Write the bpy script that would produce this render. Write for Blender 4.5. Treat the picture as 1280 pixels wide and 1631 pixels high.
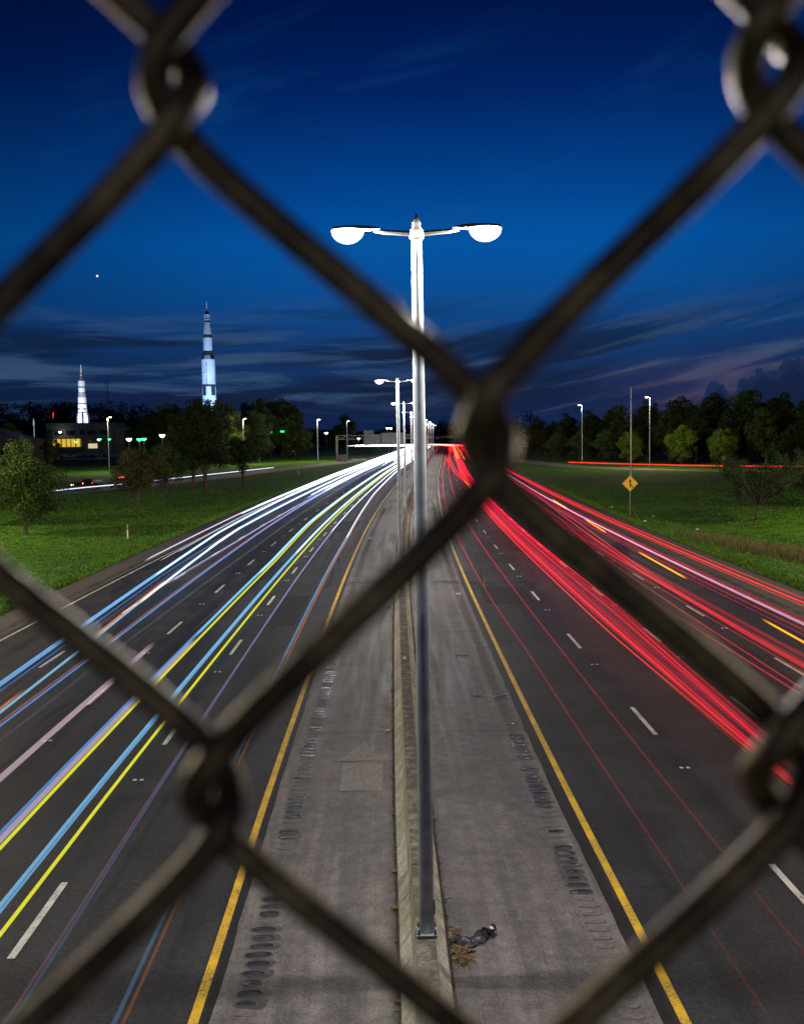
import bpy, math, random
import numpy as np
from mathutils import Vector, Matrix

for o in list(bpy.data.objects):
    bpy.data.objects.remove(o, do_unlink=True)
S = bpy.context.scene
COL = S.collection
R = math.radians
CAM_Z = 8.9

# ------------------------------------------------------------------ camera
cam = bpy.data.cameras.new("camera")
cam.sensor_fit = 'HORIZONTAL'; cam.sensor_width = 36.0
cam.lens = 45.42
cam.clip_start = 0.01; cam.clip_end = 9000
cam.dof.use_dof = True
cam.dof.focus_distance = 60.0
cam.dof.aperture_fstop = 19.0
camo = bpy.data.objects.new("camera", cam); COL.objects.link(camo)
camo.matrix_world = (Matrix.Translation((0, 0, CAM_Z)) @ Matrix.Rotation(R(90) - math.atan(125 / 1615), 4, 'X')
                     @ Matrix.Rotation(R(-0.95), 4, 'Z'))
S.camera = camo

# ------------------------------------------------------------------ view, cycles
S.view_settings.view_transform = 'Standard'
S.view_settings.look = 'None'
S.view_settings.exposure = 0.0
S.view_settings.gamma = 1.0
S.view_settings.use_curve_mapping = False
S.render.engine = 'CYCLES'
S.cycles.max_bounces = 5
S.cycles.diffuse_bounces = 2
S.cycles.glossy_bounces = 2
S.cycles.transparent_max_bounces = 96
S.cycles.sample_clamp_indirect = 4.0
S.cycles.sample_clamp_direct = 0.0
S.cycles.use_denoising = True
S.cycles.caustics_reflective = False
S.cycles.caustics_refractive = False

def lin(r, g, b):
    f = lambda c: (c / 255 / 12.92) if c / 255 <= 0.04045 else ((c / 255 + 0.055) / 1.055) ** 2.4
    return (f(r), f(g), f(b), 1.0)

# ------------------------------------------------------------------ world: blue hour sky with low cloud streaks
W = bpy.data.worlds.new("World"); S.world = W; W.use_nodes = True
nt = W.node_tree; nt.nodes.clear()
class NB:
    """small node-building helper"""
    def __init__(s, tree): s.t = tree; s.n = tree.nodes; s.l = tree.links
    def node(s, typ, **kw):
        n = s.n.new(typ)
        for k, v in kw.items(): setattr(n, k, v)
        return n
    def put(s, sock, v):
        if hasattr(v, 'links') or isinstance(v, bpy.types.NodeSocket): s.l.new(v, sock)
        else: sock.default_value = v
    def m(s, op, a, b=0.0, c=0.0, clamp=False):
        n = s.n.new('ShaderNodeMath'); n.operation = op; n.use_clamp = clamp
        s.put(n.inputs[0], a); s.put(n.inputs[1], b); s.put(n.inputs[2], c)
        return n.outputs[0]
    def ramp(s, f, stops, interp='LINEAR'):
        n = s.n.new('ShaderNodeValToRGB'); s.put(n.inputs[0], f)
        cr = n.color_ramp; cr.interpolation = interp
        while len(cr.elements) < len(stops): cr.elements.new(0.5)
        for e, (p, c) in zip(cr.elements, stops):
            e.position = p; e.color = c if len(c) == 4 else (*c, 1)
        return n.outputs[0]
    def mix(s, f, a, b, typ='MIX'):
        n = s.n.new('ShaderNodeMix'); n.data_type = 'RGBA'; n.blend_type = typ
        s.put(n.inputs[0], f); s.put(n.inputs[6], a); s.put(n.inputs[7], b)
        return n.outputs[2]
    def noise(s, vec, scale, detail=4, rough=0.55, dist=0.0):
        n = s.n.new('ShaderNodeTexNoise'); s.put(n.inputs['Vector'], vec)
        n.inputs['Scale'].default_value = scale; n.inputs['Detail'].default_value = detail
        n.inputs['Roughness'].default_value = rough; n.inputs['Distortion'].default_value = dist
        return n.outputs[0]
    def comb(s, x, y, z=0.0):
        n = s.n.new('ShaderNodeCombineXYZ')
        for i, v in enumerate((x, y, z)): s.put(n.inputs[i], v)
        return n.outputs[0]
    def sep(s, v):
        n = s.n.new('ShaderNodeSeparateXYZ'); s.put(n.inputs[0], v); return n.outputs
    def mr(s, v, a, b, c=0.0, d=1.0, smooth=True):
        n = s.n.new('ShaderNodeMapRange'); n.interpolation_type = 'SMOOTHSTEP' if smooth else 'LINEAR'
        s.put(n.inputs[0], v)
        for i, x in enumerate((a, b, c, d)): s.put(n.inputs[i + 1], x)
        return n.outputs[0]

b = NB(nt)
tc = b.node('ShaderNodeTexCoord')
x, y, z = b.sep(tc.outputs['Generated'])
el = b.m('MULTIPLY', b.m('ARCSINE', z), 57.2958)
az = b.m('MULTIPLY', b.m('ARCTAN2', x, y), 57.2958)
base = b.ramp(b.m('DIVIDE', el, 90.0, clamp=True), [
    (0.0, lin(12, 34, 70)), (0.022, lin(13, 37, 78)), (0.05, lin(16, 54, 106)), (0.085, lin(6, 76, 146)),
    (0.115, lin(0, 86, 166)), (0.15, lin(0, 70, 148)), (0.20, lin(0, 42, 114)), (0.265, lin(0, 17, 74)),
    (0.45, lin(0, 12, 56)), (1.0, lin(0, 8, 44))])
# gentle darkening away from the afterglow, which sits a little right of the road
side = b.mr(b.m('ABSOLUTE', b.m('SUBTRACT', az, 4.0)), 4.0, 32.0, 1.0, 0.5)
base = b.mix(1.0, base, b.comb(side, side, side), 'MULTIPLY')
up = b.mr(el, 6.0, 24.0, 1.0, 0.62)
base = b.mix(1.0, base, b.comb(up, up, up), 'MULTIPLY')
# streaky clouds low in the sky, lifting to the right
skew = b.m('SUBTRACT', el, b.m('MULTIPLY', b.m('MAXIMUM', az, 0.0), 0.2))
cv = b.comb(b.m('MULTIPLY', az, 0.085), b.m('MULTIPLY', skew, 0.95))
n1 = b.noise(cv, 1.0, 6, 0.55, 0.5)
cv2 = b.comb(b.m('MULTIPLY', az, 0.05), b.m('MULTIPLY', skew, 0.6), 7.3)
n2 = b.noise(cv2, 1.3, 5, 0.5, 0.3)
env = b.m('MULTIPLY', b.mr(el, 0.2, 2.2), b.mr(el, 4.3, 8.2, 1.0, 0.0))
env = b.m('MULTIPLY', env, b.mr(b.m('ABSOLUTE', az), 60.0, 110.0, 1.0, 0.3))
dark = b.m('MULTIPLY', b.mr(n2, 0.40, 0.56), env)
col = b.mix(b.m('MULTIPLY', dark, 0.85), base, lin(12, 29, 56))
light = b.m('MULTIPLY', b.m('MULTIPLY', b.mr(n1, 0.47, 0.64), env), 0.72)
lightcol = b.mix(b.m('MULTIPLY', b.mr(az, 5.0, 14.0), b.mr(el, 5.5, 2.8)), lin(54, 82, 118), lin(72, 76, 104))
col = b.mix(light, col, lightcol)
# faint dusky pink near the horizon on the right
pink = b.m('MULTIPLY', b.m('MULTIPLY', b.mr(az, 9.0, 17.0), b.mr(az, 24.0, 45.0, 1.0, 0.0)), b.m('MULTIPLY', b.mr(el, 4.4, 2.6), b.mr(n2, 0.3, 0.55)))
col = b.mix(b.m('MULTIPLY', pink, 0.42), col, lin(76, 62, 90))
# veil of thin high cloud
hi = b.noise(b.comb(b.m('MULTIPLY', az, 0.045), b.m('MULTIPLY', b.m('SUBTRACT', el, b.m('MULTIPLY', az, 0.25)), 0.16), 3.0), 1.0, 5, 0.6, 0.6)
hm = b.m('MULTIPLY', b.m('MULTIPLY', b.mr(hi, 0.5, 0.75), b.mr(el, 7.0, 13.0)), b.mr(el, 26.0, 17.0))
col = b.mix(b.m('MULTIPLY', hm, 0.35), col, lin(22, 84, 140))
# a bank of cumulus in the distance on the right
azn = b.m('DIVIDE', b.m('SUBTRACT', az, 15.0), 15.0, clamp=True)
H = b.ramp(azn, [(0.0, (0, 0, 0)), (0.08, (.10,) * 3), (0.125, (.23,) * 3), (0.165, (.25,) * 3), (0.20, (.17,) * 3), (0.24, (.27,) * 3),
                 (0.30, (.31,) * 3), (0.35, (.30,) * 3), (0.385, (.36,) * 3), (0.42, (.36,) * 3), (0.47, (.27,) * 3), (0.6, (.2,) * 3), (1.0, (0, 0, 0))], 'EASE')
lump = b.noise(b.comb(b.m('MULTIPLY', az, 1.0), el, 1.7), 1.6, 5, 0.62)
hh = b.m('ADD', b.m('MULTIPLY', H, 10.0), b.m('MULTIPLY', b.m('SUBTRACT', lump, 0.5), 1.5))
cum = b.m('MULTIPLY', b.mr(b.m('SUBTRACT', hh, el), -0.03, 0.07), b.mr(H, 0.02, 0.12))
cc = b.mix(b.mr(b.m('SUBTRACT', hh, el), 0.0, 0.9), lin(24, 44, 82), lin(13, 31, 64))
col = b.mix(cum, col, cc)
# one bright planet
pd = b.m('SQRT', b.m('ADD', b.m('POWER', b.m('SUBTRACT', az, -16.28), 2.0), b.m('POWER', b.m('SUBTRACT', el, 8.6), 2.0)))
col = b.mix(b.mr(pd, 0.075, 0.02), col, (1.6, 1.45, 1.3, 1))
bg = b.node('ShaderNodeBackground'); b.l.new(col, bg.inputs[0]); bg.inputs[1].default_value = 1.0
# physical twilight sky adds its own faint scattered light
sky = b.node('ShaderNodeTexSky'); sky.sky_type = 'NISHITA'; sky.sun_disc = False
sky.sun_elevation = R(-6); sky.sun_rotation = R(15)
bg2 = b.node('ShaderNodeBackground'); b.l.new(sky.outputs[0], bg2.inputs[0]); bg2.inputs[1].default_value = 0.05
add = b.node('ShaderNodeAddShader'); b.l.new(bg.outputs[0], add.inputs[0]); b.l.new(bg2.outputs[0], add.inputs[1])
out = b.node('ShaderNodeOutputWorld'); b.l.new(add.outputs[0], out.inputs[0])

# ------------------------------------------------------------------ helpers
class MB:
    def __init__(s): s.v = []; s.f = []; s.m = []; s.cur = 0
    def add(s, vs, fs):
        k = len(s.v); s.v += [tuple(p) for p in vs]
        for f in fs: s.f.append(tuple(i + k for i in f)); s.m.append(s.cur)
    def box(s, x0, x1, y0, y1, z0, z1):
        s.add([(x0, y0, z0), (x1, y0, z0), (x1, y1, z0), (x0, y1, z0), (x0, y0, z1), (x1, y0, z1), (x1, y1, z1), (x0, y1, z1)],
              [(0, 3, 2, 1), (4, 5, 6, 7), (0, 1, 5, 4), (1, 2, 6, 5), (2, 3, 7, 6), (3, 0, 4, 7)])
    def tube(s, pts, rad, n=8, caps=True, radz=None):
        pts = [Vector(p) for p in pts]
        if not hasattr(rad, '__len__'): rad = [rad] * len(pts)
        k = len(s.v); prev = None
        for i, p in enumerate(pts):
            d = (pts[min(i + 1, len(pts) - 1)] - pts[max(i - 1, 0)]).normalized()
            up = Vector((0, 0, 1)) if abs(d.z) < 0.95 else Vector((0, 1, 0))
            if prev is None: a = d.cross(up).normalized()
            else:
                a = (prev - d * prev.dot(d)).normalized()
            prev = a
            c = d.cross(a)
            for j in range(n):
                t = 2 * math.pi * j / n
                s.v.append(tuple(p + a * (math.cos(t) * rad[i]) + c * (math.sin(t) * rad[i])))
        for i in range(len(pts) - 1):
            for j in range(n):
                q = (j + 1) % n
                s.f.append((k + i * n + j, k + i * n + q, k + (i + 1) * n + q, k + (i + 1) * n + j)); s.m.append(s.cur)
        if caps:
            s.f.append(tuple(k + j for j in reversed(range(n)))); s.m.append(s.cur)
            e = k + (len(pts) - 1) * n
            s.f.append(tuple(e + j for j in range(n))); s.m.append(s.cur)
    def lathe(s, prof, n=24, c=(0, 0)):
        k = len(s.v)
        for (r, z) in prof:
            for j in range(n):
                t = 2 * math.pi * j / n
                s.v.append((c[0] + r * math.cos(t), c[1] + r * math.sin(t), z))
        for i in range(len(prof) - 1):
            for j in range(n):
                q = (j + 1) % n
                s.f.append((k + i * n + j, k + i * n + q, k + (i + 1) * n + q, k + (i + 1) * n + j)); s.m.append(s.cur)
        s.f.append(tuple(k + j for j in reversed(range(n)))); s.m.append(s.cur)
        e = k + (len(prof) - 1) * n
        s.f.append(tuple(e + j for j in range(n))); s.m.append(s.cur)
    def mesh(s, name, mats, smooth=False):
        me = bpy.data.meshes.new(name); me.from_pydata(s.v, [], s.f)
        for m in (mats if isinstance(mats, (list, tuple)) else [mats]): me.materials.append(m)
        if isinstance(mats, (list, tuple)) and len(mats) > 1:
            me.polygons.foreach_set('material_index', s.m)
        if smooth: me.polygons.foreach_set('use_smooth', [True] * len(me.polygons))
        me.update()
        return me
    def build(s, name, mats, parent=None, loc=(0, 0, 0), smooth=False, **props):
        return link(name, s.mesh(name, mats, smooth), parent, loc, **props)

def link(name, me, parent=None, loc=(0, 0, 0), rz=0.0, **props):
    o = bpy.data.objects.new(name, me); COL.objects.link(o)
    o.location = loc; o.rotation_euler = (0, 0, rz)
    if parent is not None: o.parent = parent
    for k, v in props.items(): o[k] = v
    return o
def thing(name, label, cat, loc=(0, 0, 0), rz=0.0, group=None):
    o = link(name, None, None, loc, rz, label=label, category=cat)
    if group: o['group'] = group
    return o
def dup(root, loc, rz=0.0, label=None, scale=None):
    r = root.copy(); COL.objects.link(r); r.location = loc; r.rotation_euler = (0, 0, rz)
    if label: r['label'] = label
    if scale: r.scale = scale
    for ch in list(root.children):
        c = ch.copy(); COL.objects.link(c); c.parent = r
        for g in ch.children:
            d = g.copy(); COL.objects.link(d); d.parent = c
    return r

MATS = {}
def mat(name, color, rough=0.7, metal=0.0, spec=0.5, var=0.0, vscale=5.0, bump=0.0, bscale=30.0, coords='Object', fn=None):
    """principled material with noise-driven variation; fn may replace the colour chain"""
    m = bpy.data.materials.new(name); m.use_nodes = True
    t = m.node_tree; t.nodes.clear(); q = NB(t)
    p = q.node('ShaderNodeBsdfPrincipled'); o = q.node('ShaderNodeOutputMaterial'); q.l.new(p.outputs[0], o.inputs[0])
    p.inputs['Roughness'].default_value = rough; p.inputs['Metallic'].default_value = metal
    p.inputs['Specular IOR Level'].default_value = spec
    tcn = q.node('ShaderNodeTexCoord'); v = tcn.outputs[coords]
    c4 = (*color, 1.0) if len(color) == 3 else color
    if fn: fn(q, p, tcn)
    else:
        if var > 0:
            n = q.noise(v, vscale, 6, 0.6)
            c = q.mix(q.mr(n, 0.3, 0.7), tuple(x * (1 - var) for x in c4[:3]) + (1,), tuple(min(1, x * (1 + var)) for x in c4[:3]) + (1,))
            q.l.new(c, p.inputs['Base Color'])
        else: p.inputs['Base Color'].default_value = c4
        if bump > 0:
            bn = q.node('ShaderNodeBump'); bn.inputs['Strength'].default_value = bump; bn.inputs['Distance'].default_value = 0.02
            q.l.new(q.noise(v, bscale, 5, 0.6), bn.inputs['Height']); q.l.new(bn.outputs[0], p.inputs['Normal'])
    MATS[name] = m
    return m
def glow(name, color, strength, sampling='AUTO'):
    m = bpy.data.materials.new(name); m.use_nodes = True
    t = m.node_tree; t.nodes.clear(); q = NB(t)
    e = q.node('ShaderNodeEmission'); e.inputs[0].default_value = (*color[:3], 1); e.inputs[1].default_value = strength
    o = q.node('ShaderNodeOutputMaterial'); q.l.new(e.outputs[0], o.inputs[0])
    m.cycles.emission_sampling = sampling
    return m

# ------------------------------------------------------------------ the road's centre line
CP = [(.62, -60), (.5, -30), (.4, 0), (.27, 15), (.12, 25), (.0, 40), (-.06, 55), (-.03, 70), (.12, 88), (.4, 105), (.75, 120), (1.3, 140),
      (2.5, 175), (4.2, 220), (6.3, 264), (8.5, 316), (11, 370), (14, 430), (17, 500), (20, 560), (22.5, 615), (21.5, 665), (13, 705),
      (-3, 730), (-26, 745), (-60, 757), (-110, 768), (-200, 782), (-330, 800)]
def catmull(P, n=24):
    o = []
    for i in range(len(P) - 1):
        p0 = P[max(i - 1, 0)]; p1 = P[i]; p2 = P[i + 1]; p3 = P[min(i + 2, len(P) - 1)]
        for k in range(n):
            t = k / n
            o.append(tuple(0.5 * ((2 * p1[a]) + (-p0[a] + p2[a]) * t + (2 * p0[a] - 5 * p1[a] + 4 * p2[a] - p3[a]) * t * t
                                  + (-p0[a] + 3 * p1[a] - 3 * p2[a] + p3[a]) * t ** 3) for a in range(len(p1))))
    o.append(P[-1]); return o
_c = np.array(catmull(CP)); _d = np.hypot(*np.diff(_c, axis=0).T); _s = np.concatenate([[0], np.cumsum(_d)])
_s += -_s[np.argmin(abs(_c[:, 1]))]                        # s = 0 below the camera
SMAX = float(_s[-1])
def cpos(s):
    X = np.interp(s, _s, _c[:, 0]); Y = np.interp(s, _s, _c[:, 1])
    a = s - 1.5; c = s + 1.5
    dx = np.interp(c, _s, _c[:, 0]) - np.interp(a, _s, _c[:, 0]); dy = np.interp(c, _s, _c[:, 1]) - np.interp(a, _s, _c[:, 1])
    L = np.hypot(dx, dy) + 1e-9
    return X, Y, dy / L, -dx / L                            # position, right-hand normal
def rp(s, t, z=0.0):
    X, Y, nx, ny = cpos(s); return (float(X + nx * t), float(Y + ny * t), z)
def stations(s0, s1, near=1.5):
    o = [s0]
    while o[-1] < s1: o.append(min(s1, o[-1] + max(near, (abs(o[-1]) - 20) * 0.03)))
    return o
def strip(name, prof, s0, s1, mats, parent=None, near=1.5, matidx=None, jitter=None, **props):
    """prof = list of (t, z); a sheet or solid section swept along the road; the UV map stores (t, s)"""
    st = stations(s0, s1, near); n = len(prof); V = []; UV = []
    rnd = random.Random(5)
    for s in st:
        for i, (t, zz) in enumerate(prof):
            tt = t + (rnd.uniform(-1, 1) * jitter[i] if jitter else 0)
            V.append(rp(s, tt, zz)); UV.append((t, s))
    F = []; MI = []
    for i in range(len(st) - 1):
        for j in range(n - 1):
            F.append((i * n + j, i * n + j + 1, (i + 1) * n + j + 1, (i + 1) * n + j)); MI.append(matidx[j] if matidx else 0)
    me = bpy.data.meshes.new(name); me.from_pydata(V, [], F)
    for m in (mats if isinstance(mats, (list, tuple)) else [mats]): me.materials.append(m)
    uv = me.uv_layers.new(name='road'); idx = np.empty(len(me.loops), dtype=np.int32); me.loops.foreach_get('vertex_index', idx)
    uv.data.foreach_set('uv', np.array(UV, dtype=np.float32)[idx].ravel())
    me.polygons.foreach_set('material_index', MI); me.update()
    return link(name, me, parent, **props)

# ------------------------------------------------------------------ ground materials
def f_asphalt(q, p, tcn):
    v = tcn.outputs['Object']; uv = tcn.outputs['UV']; t, s, _ = q.sep(uv)
    fine = q.noise(v, 34.0, 6, 0.75); mid = q.noise(v, 6.0, 5, 0.6); big = q.noise(v, 0.35, 4, 0.6, 1.0)
    st = q.noise(q.comb(q.m('MULTIPLY', t, 1.6), q.m('MULTIPLY', s, 0.05)), 1.0, 5, 0.6, 0.4)      # long wear along the lanes
    # darker seam and oil bands between the wheel tracks
    lane = q.m('PINGPONG', q.m('ADD', t, 7.1), 1.8)
    seam = q.mr(lane, 0.0, 0.55, 0.72, 1.0)
    seam = q.m('ADD', seam, q.m('MULTIPLY', q.mr(big, 0.35, 0.6), 0.18), clamp=True)
    k = q.m('MULTIPLY', q.mr(st, 0.3, 0.7, 0.72, 1.22), seam)
    k = q.m('MULTIPLY', k, q.mr(big, 0.3, 0.7, 0.78, 1.2)); k = q.m('MULTIPLY', k, q.mr(mid, 0.3, 0.7, 0.86, 1.14))
    k = q.m('MULTIPLY', k, q.mr(fine, 0.3, 0.72, 0.4, 1.7, False)); k = q.m('MULTIPLY', k, q.mr(q.noise(v, 13.0, 5, 0.8), 0.32, 0.68, 0.55, 1.5, False))
    c = q.mix(1.0, (0.033, 0.034, 0.040, 1), q.comb(k, k, k), 'MULTIPLY')
    vor = q.node('ShaderNodeTexVoronoi'); q.l.new(v, vor.inputs['Vector']); vor.inputs['Scale'].default_value = 26.0
    sp = q.m('MULTIPLY', q.mr(vor.outputs['Distance'], 0.14, 0.05), q.mr(q.noise(v, 9.0, 2), 0.5, 0.62))
    c = q.mix(q.m('MULTIPLY', sp, 0.5), c, (0.20, 0.19, 0.185, 1))
    q.l.new(c, p.inputs['Base Color'])
    q.l.new(q.mr(st, 0.3, 0.75, 0.50, 0.78), p.inputs['Roughness']); p.inputs['Specular IOR Level'].default_value = 0.16
    bn = q.node('ShaderNodeBump'); bn.inputs['Strength'].default_value = 0.35; bn.inputs['Distance'].default_value = 0.012
    q.l.new(fine, bn.inputs['Height']); q.l.new(bn.outputs[0], p.inputs['Normal'])
def f_shoulder(q, p, tcn):
    v = tcn.outputs['Object']; uv = tcn.outputs['UV']; t, s, _ = q.sep(uv)
    fine = q.noise(v, 30.0, 6, 0.75); mid = q.noise(v, 3.0, 5, 0.6); big = q.noise(v, 0.5, 5, 0.6, 0.8)
    st = q.noise(q.comb(q.m('MULTIPLY', t, 2.6), q.m('MULTIPLY', s, 0.10), 4.0), 1.0, 6, 0.65, 0.5)
    k = q.m('MULTIPLY', q.mr(st, 0.28, 0.72, 0.62, 1.25), q.mr(big, 0.3, 0.7, 0.82, 1.16))
    k = q.m('MULTIPLY', k, q.mr(mid, 0.3, 0.7, 0.80, 1.16)); k = q.m('MULTIPLY', k, q.mr(fine, 0.3, 0.72, 0.5, 1.55, False)); k = q.m('MULTIPLY', k, q.mr(q.noise(v, 17.0, 5, 0.8), 0.32, 0.68, 0.74, 1.28, False))
    blot = q.noise(v, 0.9, 6, 0.7, 1.5); k = q.m('MULTIPLY', k, q.mr(blot, 0.54, 0.74, 1.0, 0.82))
    # dirt collected along the foot of the barrier, worn lip beside the lane
    at = q.m('ABSOLUTE', t)
    k = q.m('MULTIPLY', k, q.mr(q.m('ADD', at, q.m('MULTIPLY', mid, 0.15)), 0.42, 0.75, 0.4, 1.0))
    c = q.mix(1.0, (0.172, 0.157, 0.157, 1), q.comb(k, k, k), 'MULTIPLY')
    vor = q.node('ShaderNodeTexVoronoi'); q.l.new(v, vor.inputs['Vector']); vor.inputs['Scale'].default_value = 20.0
    sp = q.m('MULTIPLY', q.mr(vor.outputs['Distance'], 0.20, 0.06), q.mr(q.noise(v, 7.0, 2), 0.45, 0.60))
    c = q.mix(q.m('MULTIPLY', sp, 0.45), c, (0.42, 0.40, 0.38, 1))
    # transverse cracks
    ck = q.m('ABSOLUTE', q.m('SUBTRACT', q.m('FRACT', q.m('ADD', q.m('DIVIDE', s, 15.2), q.m('MULTIPLY', q.noise(v, 0.8, 3), 0.02))), 0.96))
    c = q.mix(q.mr(ck, 0.0028, 0.0008), c, (0.03, 0.03, 0.03, 1))
    q.l.new(c, p.inputs['Base Color'])
    q.l.new(q.mr(st, 0.3, 0.8, 0.55, 0.85), p.inputs['Roughness']); p.inputs['Specular IOR Level'].default_value = 0.3
    bn = q.node('ShaderNodeBump'); bn.inputs['Strength'].default_value = 0.3; bn.inputs['Distance'].default_value = 0.012
    q.l.new(fine, bn.inputs['Height']); q.l.new(bn.outputs[0], p.inputs['Normal'])
def f_outer(q, p, tcn):
    v = tcn.outputs['Object']
    k = q.m('MULTIPLY', q.mr(q.noise(v, 28.0, 6, 0.75), 0.3, 0.72, 0.6, 1.45, False), q.mr(q.noise(v, 0.4, 5, 0.6, 1.0), 0.3, 0.7, 0.75, 1.2))
    c = q.mix(1.0, (0.066, 0.056, 0.052, 1), q.comb(k, k, k), 'MULTIPLY')
    q.l.new(c, p.inputs['Base Color']); p.inputs['Roughness'].default_value = 0.85
def f_paint(base, wear):
    def f(q, p, tcn):
        v = tcn.outputs['Object']
        n = q.noise(v, 22.0, 7, 0.8); g = q.noise(v, 1.4, 4, 0.6)
        a = q.mr(q.m('ADD', n, q.m('MULTIPLY', g, 0.35)), wear, wear + 0.12)
        c = q.mix(a, (0.055, 0.05, 0.048, 1), (*base, 1))
        c = q.mix(q.mr(g, 0.35, 0.7), c, q.mix(0.25, c, (0.1, 0.09, 0.07, 1)))
        vo = q.node('ShaderNodeTexVoronoi'); vo.feature = 'DISTANCE_TO_EDGE'; q.l.new(v, vo.inputs['Vector']); vo.inputs['Scale'].default_value = 14.0
        c = q.mix(q.m('MULTIPLY', q.mr(vo.outputs['Distance'], 0.05, 0.012), q.mr(g, 0.35, 0.55)), c, (0.06, 0.05, 0.04, 1))
        q.l.new(c, p.inputs['Base Color']); p.inputs['Roughness'].default_value = 0.6
    return f
def f_grass(q, p, tcn):
    v = tcn.outputs['Object']
    a = q.noise(v, 0.07, 5, 0.6, 0.6); bb = q.noise(v, 0.9, 6, 0.65); c3 = q.noise(v, 7.0, 6, 0.75)
    x_, y_, z_ = q.sep(v)
    stp = q.noise(q.comb(q.m('MULTIPLY', x_, 0.10), q.m('MULTIPLY', y_, 0.45), 3.0), 1.0, 5, 0.6, 0.4)   # mower passes
    c = q.mix(q.mr(a, 0.35, 0.65), (0.050, 0.165, 0.005, 1), (0.105, 0.230, 0.010, 1))
    c = q.mix(q.mr(bb, 0.38, 0.66), c, (0.022, 0.085, 0.003, 1))
    c = q.mix(q.m('MULTIPLY', q.mr(stp, 0.5, 0.7), 0.5), c, (0.15, 0.19, 0.03, 1))
    k = q.mr(c3, 0.28, 0.72, 0.68, 1.35, False)
    c = q.mix(1.0, c, q.comb(k, k, k), 'MULTIPLY')
    q.l.new(c, p.inputs['Base Color']); p.inputs['Roughness'].default_value = 0.9; p.inputs['Specular IOR Level'].default_value = 0.15
    bn = q.node('ShaderNodeBump'); bn.inputs['Strength'].default_value = 0.9; bn.inputs['Distance'].default_value = 0.12
    q.l.new(q.m('ADD', q.m('MULTIPLY', bb, 1.2), c3), bn.inputs['Height']); q.l.new(bn.outputs[0], p.inputs['Normal'])
def f_concrete(q, p, tcn):
    v = tcn.outputs['Object']; uv = tcn.outputs['UV']; t, s, _ = q.sep(uv); X_, Y_, Z_ = q.sep(v)
    n1 = q.noise(v, 2.2, 6, 0.65, 0.6); n2 = q.noise(v, 14.0, 6, 0.7)
    run = q.noise(q.comb(q.m('MULTIPLY', s, 3.1), q.m('MULTIPLY', Z_, 1.1), q.m('MULTIPLY', t, 2.0)), 1.0, 7, 0.68, 0.35)   # streaks running down the faces
    c = q.mix(q.mr(n1, 0.35, 0.68), (0.46, 0.435, 0.37, 1), (0.29, 0.275, 0.225, 1))
    c = q.mix(q.m('MULTIPLY', q.mr(run, 0.48, 0.66), 0.6), c, (0.10, 0.10, 0.075, 1))
    c = q.mix(q.m('MULTIPLY', q.mr(q.noise(v, 0.35, 3), 0.45, 0.65), 0.4), c, (0.17, 0.185, 0.09, 1))    # algae
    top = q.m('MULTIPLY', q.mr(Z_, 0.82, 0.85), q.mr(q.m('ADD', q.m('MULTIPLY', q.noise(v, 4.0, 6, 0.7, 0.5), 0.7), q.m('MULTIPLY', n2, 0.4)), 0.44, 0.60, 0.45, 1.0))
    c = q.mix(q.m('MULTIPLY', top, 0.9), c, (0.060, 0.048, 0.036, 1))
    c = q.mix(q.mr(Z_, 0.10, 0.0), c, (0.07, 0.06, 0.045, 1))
    k = q.mr(n2, 0.3, 0.7, 0.75, 1.25); c = q.mix(1.0, c, q.comb(k, k, k), 'MULTIPLY')
    q.l.new(c, p.inputs['Base Color']); p.inputs['Roughness'].default_value = 0.88
    bn = q.node('ShaderNodeBump'); bn.inputs['Strength'].default_value = 0.5; bn.inputs['Distance'].default_value = 0.02
    q.l.new(n2, bn.inputs['Height']); q.l.new(bn.outputs[0], p.inputs['Normal'])

M_asph = mat('asphalt', (.05,) * 3, fn=f_asphalt)
M_shld = mat('shoulder_asphalt', (.2,) * 3, fn=f_shoulder)
M_outer = mat('outer_shoulder', (.1,) * 3, fn=f_outer)
M_ramp = mat('ramp_concrete', (.20, .19, .17), rough=.85, var=.25, vscale=.8)
M_yel = mat('yellow_paint', (.7, .4, .02), fn=f_paint((0.88, 0.54, 0.018), 0.36))
M_wht = mat('white_paint', (.8,) * 3, fn=f_paint((0.78, 0.77, 0.74), 0.40))
M_grass = mat('grass_ground', (.05, .1, .01), fn=f_grass)
M_conc = mat('barrier_concrete', (.3,) * 3, fn=f_concrete)
M_tar = mat('tar_seam', (.016, .016, .018), rough=.6, spec=.2, var=.3, vscale=3)
M_wet = mat('wet_groove', (.018, .018, .019), rough=.22, spec=.28, var=.4, vscale=12, bump=.6, bscale=25)
M_lip = mat('groove_stain', (.070, .065, .062), rough=.45, var=.4, vscale=9)
M_gal = mat('galvanised_steel', (.43, .48, .54), rough=.34, metal=.15, var=.18, vscale=3.5)
M_galflat = mat('dull_steel', (.22, .22, .22), rough=.55, metal=.5, var=.2, vscale=4)
M_head = mat('lamp_housing', (.16, .16, .15), rough=.5, metal=.3)
M_bolt = mat('bolt_steel', (.10, .08, .06), rough=.5, metal=.6, var=.4, vscale=40)
M_bark = mat('bark', (.075, .058, .042), rough=.95, var=.5, vscale=4, bump=.8, bscale=8)
M_black = mat('black_plastic', (.045, .047, .062), rough=.35, var=.4, vscale=6, bump=.4, bscale=14)
M_white = mat('white_paint_panel', (.78, .78, .76), rough=.5, var=.08, vscale=2)
M_dark = mat('dark_paint', (.018, .02, .024), rough=.5)
M_glass = mat('dark_glass', (.015, .018, .022), rough=.08, spec=.8)
M_tyre = mat('tyre_rubber', (.02,) * 3, rough=.8)

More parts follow.
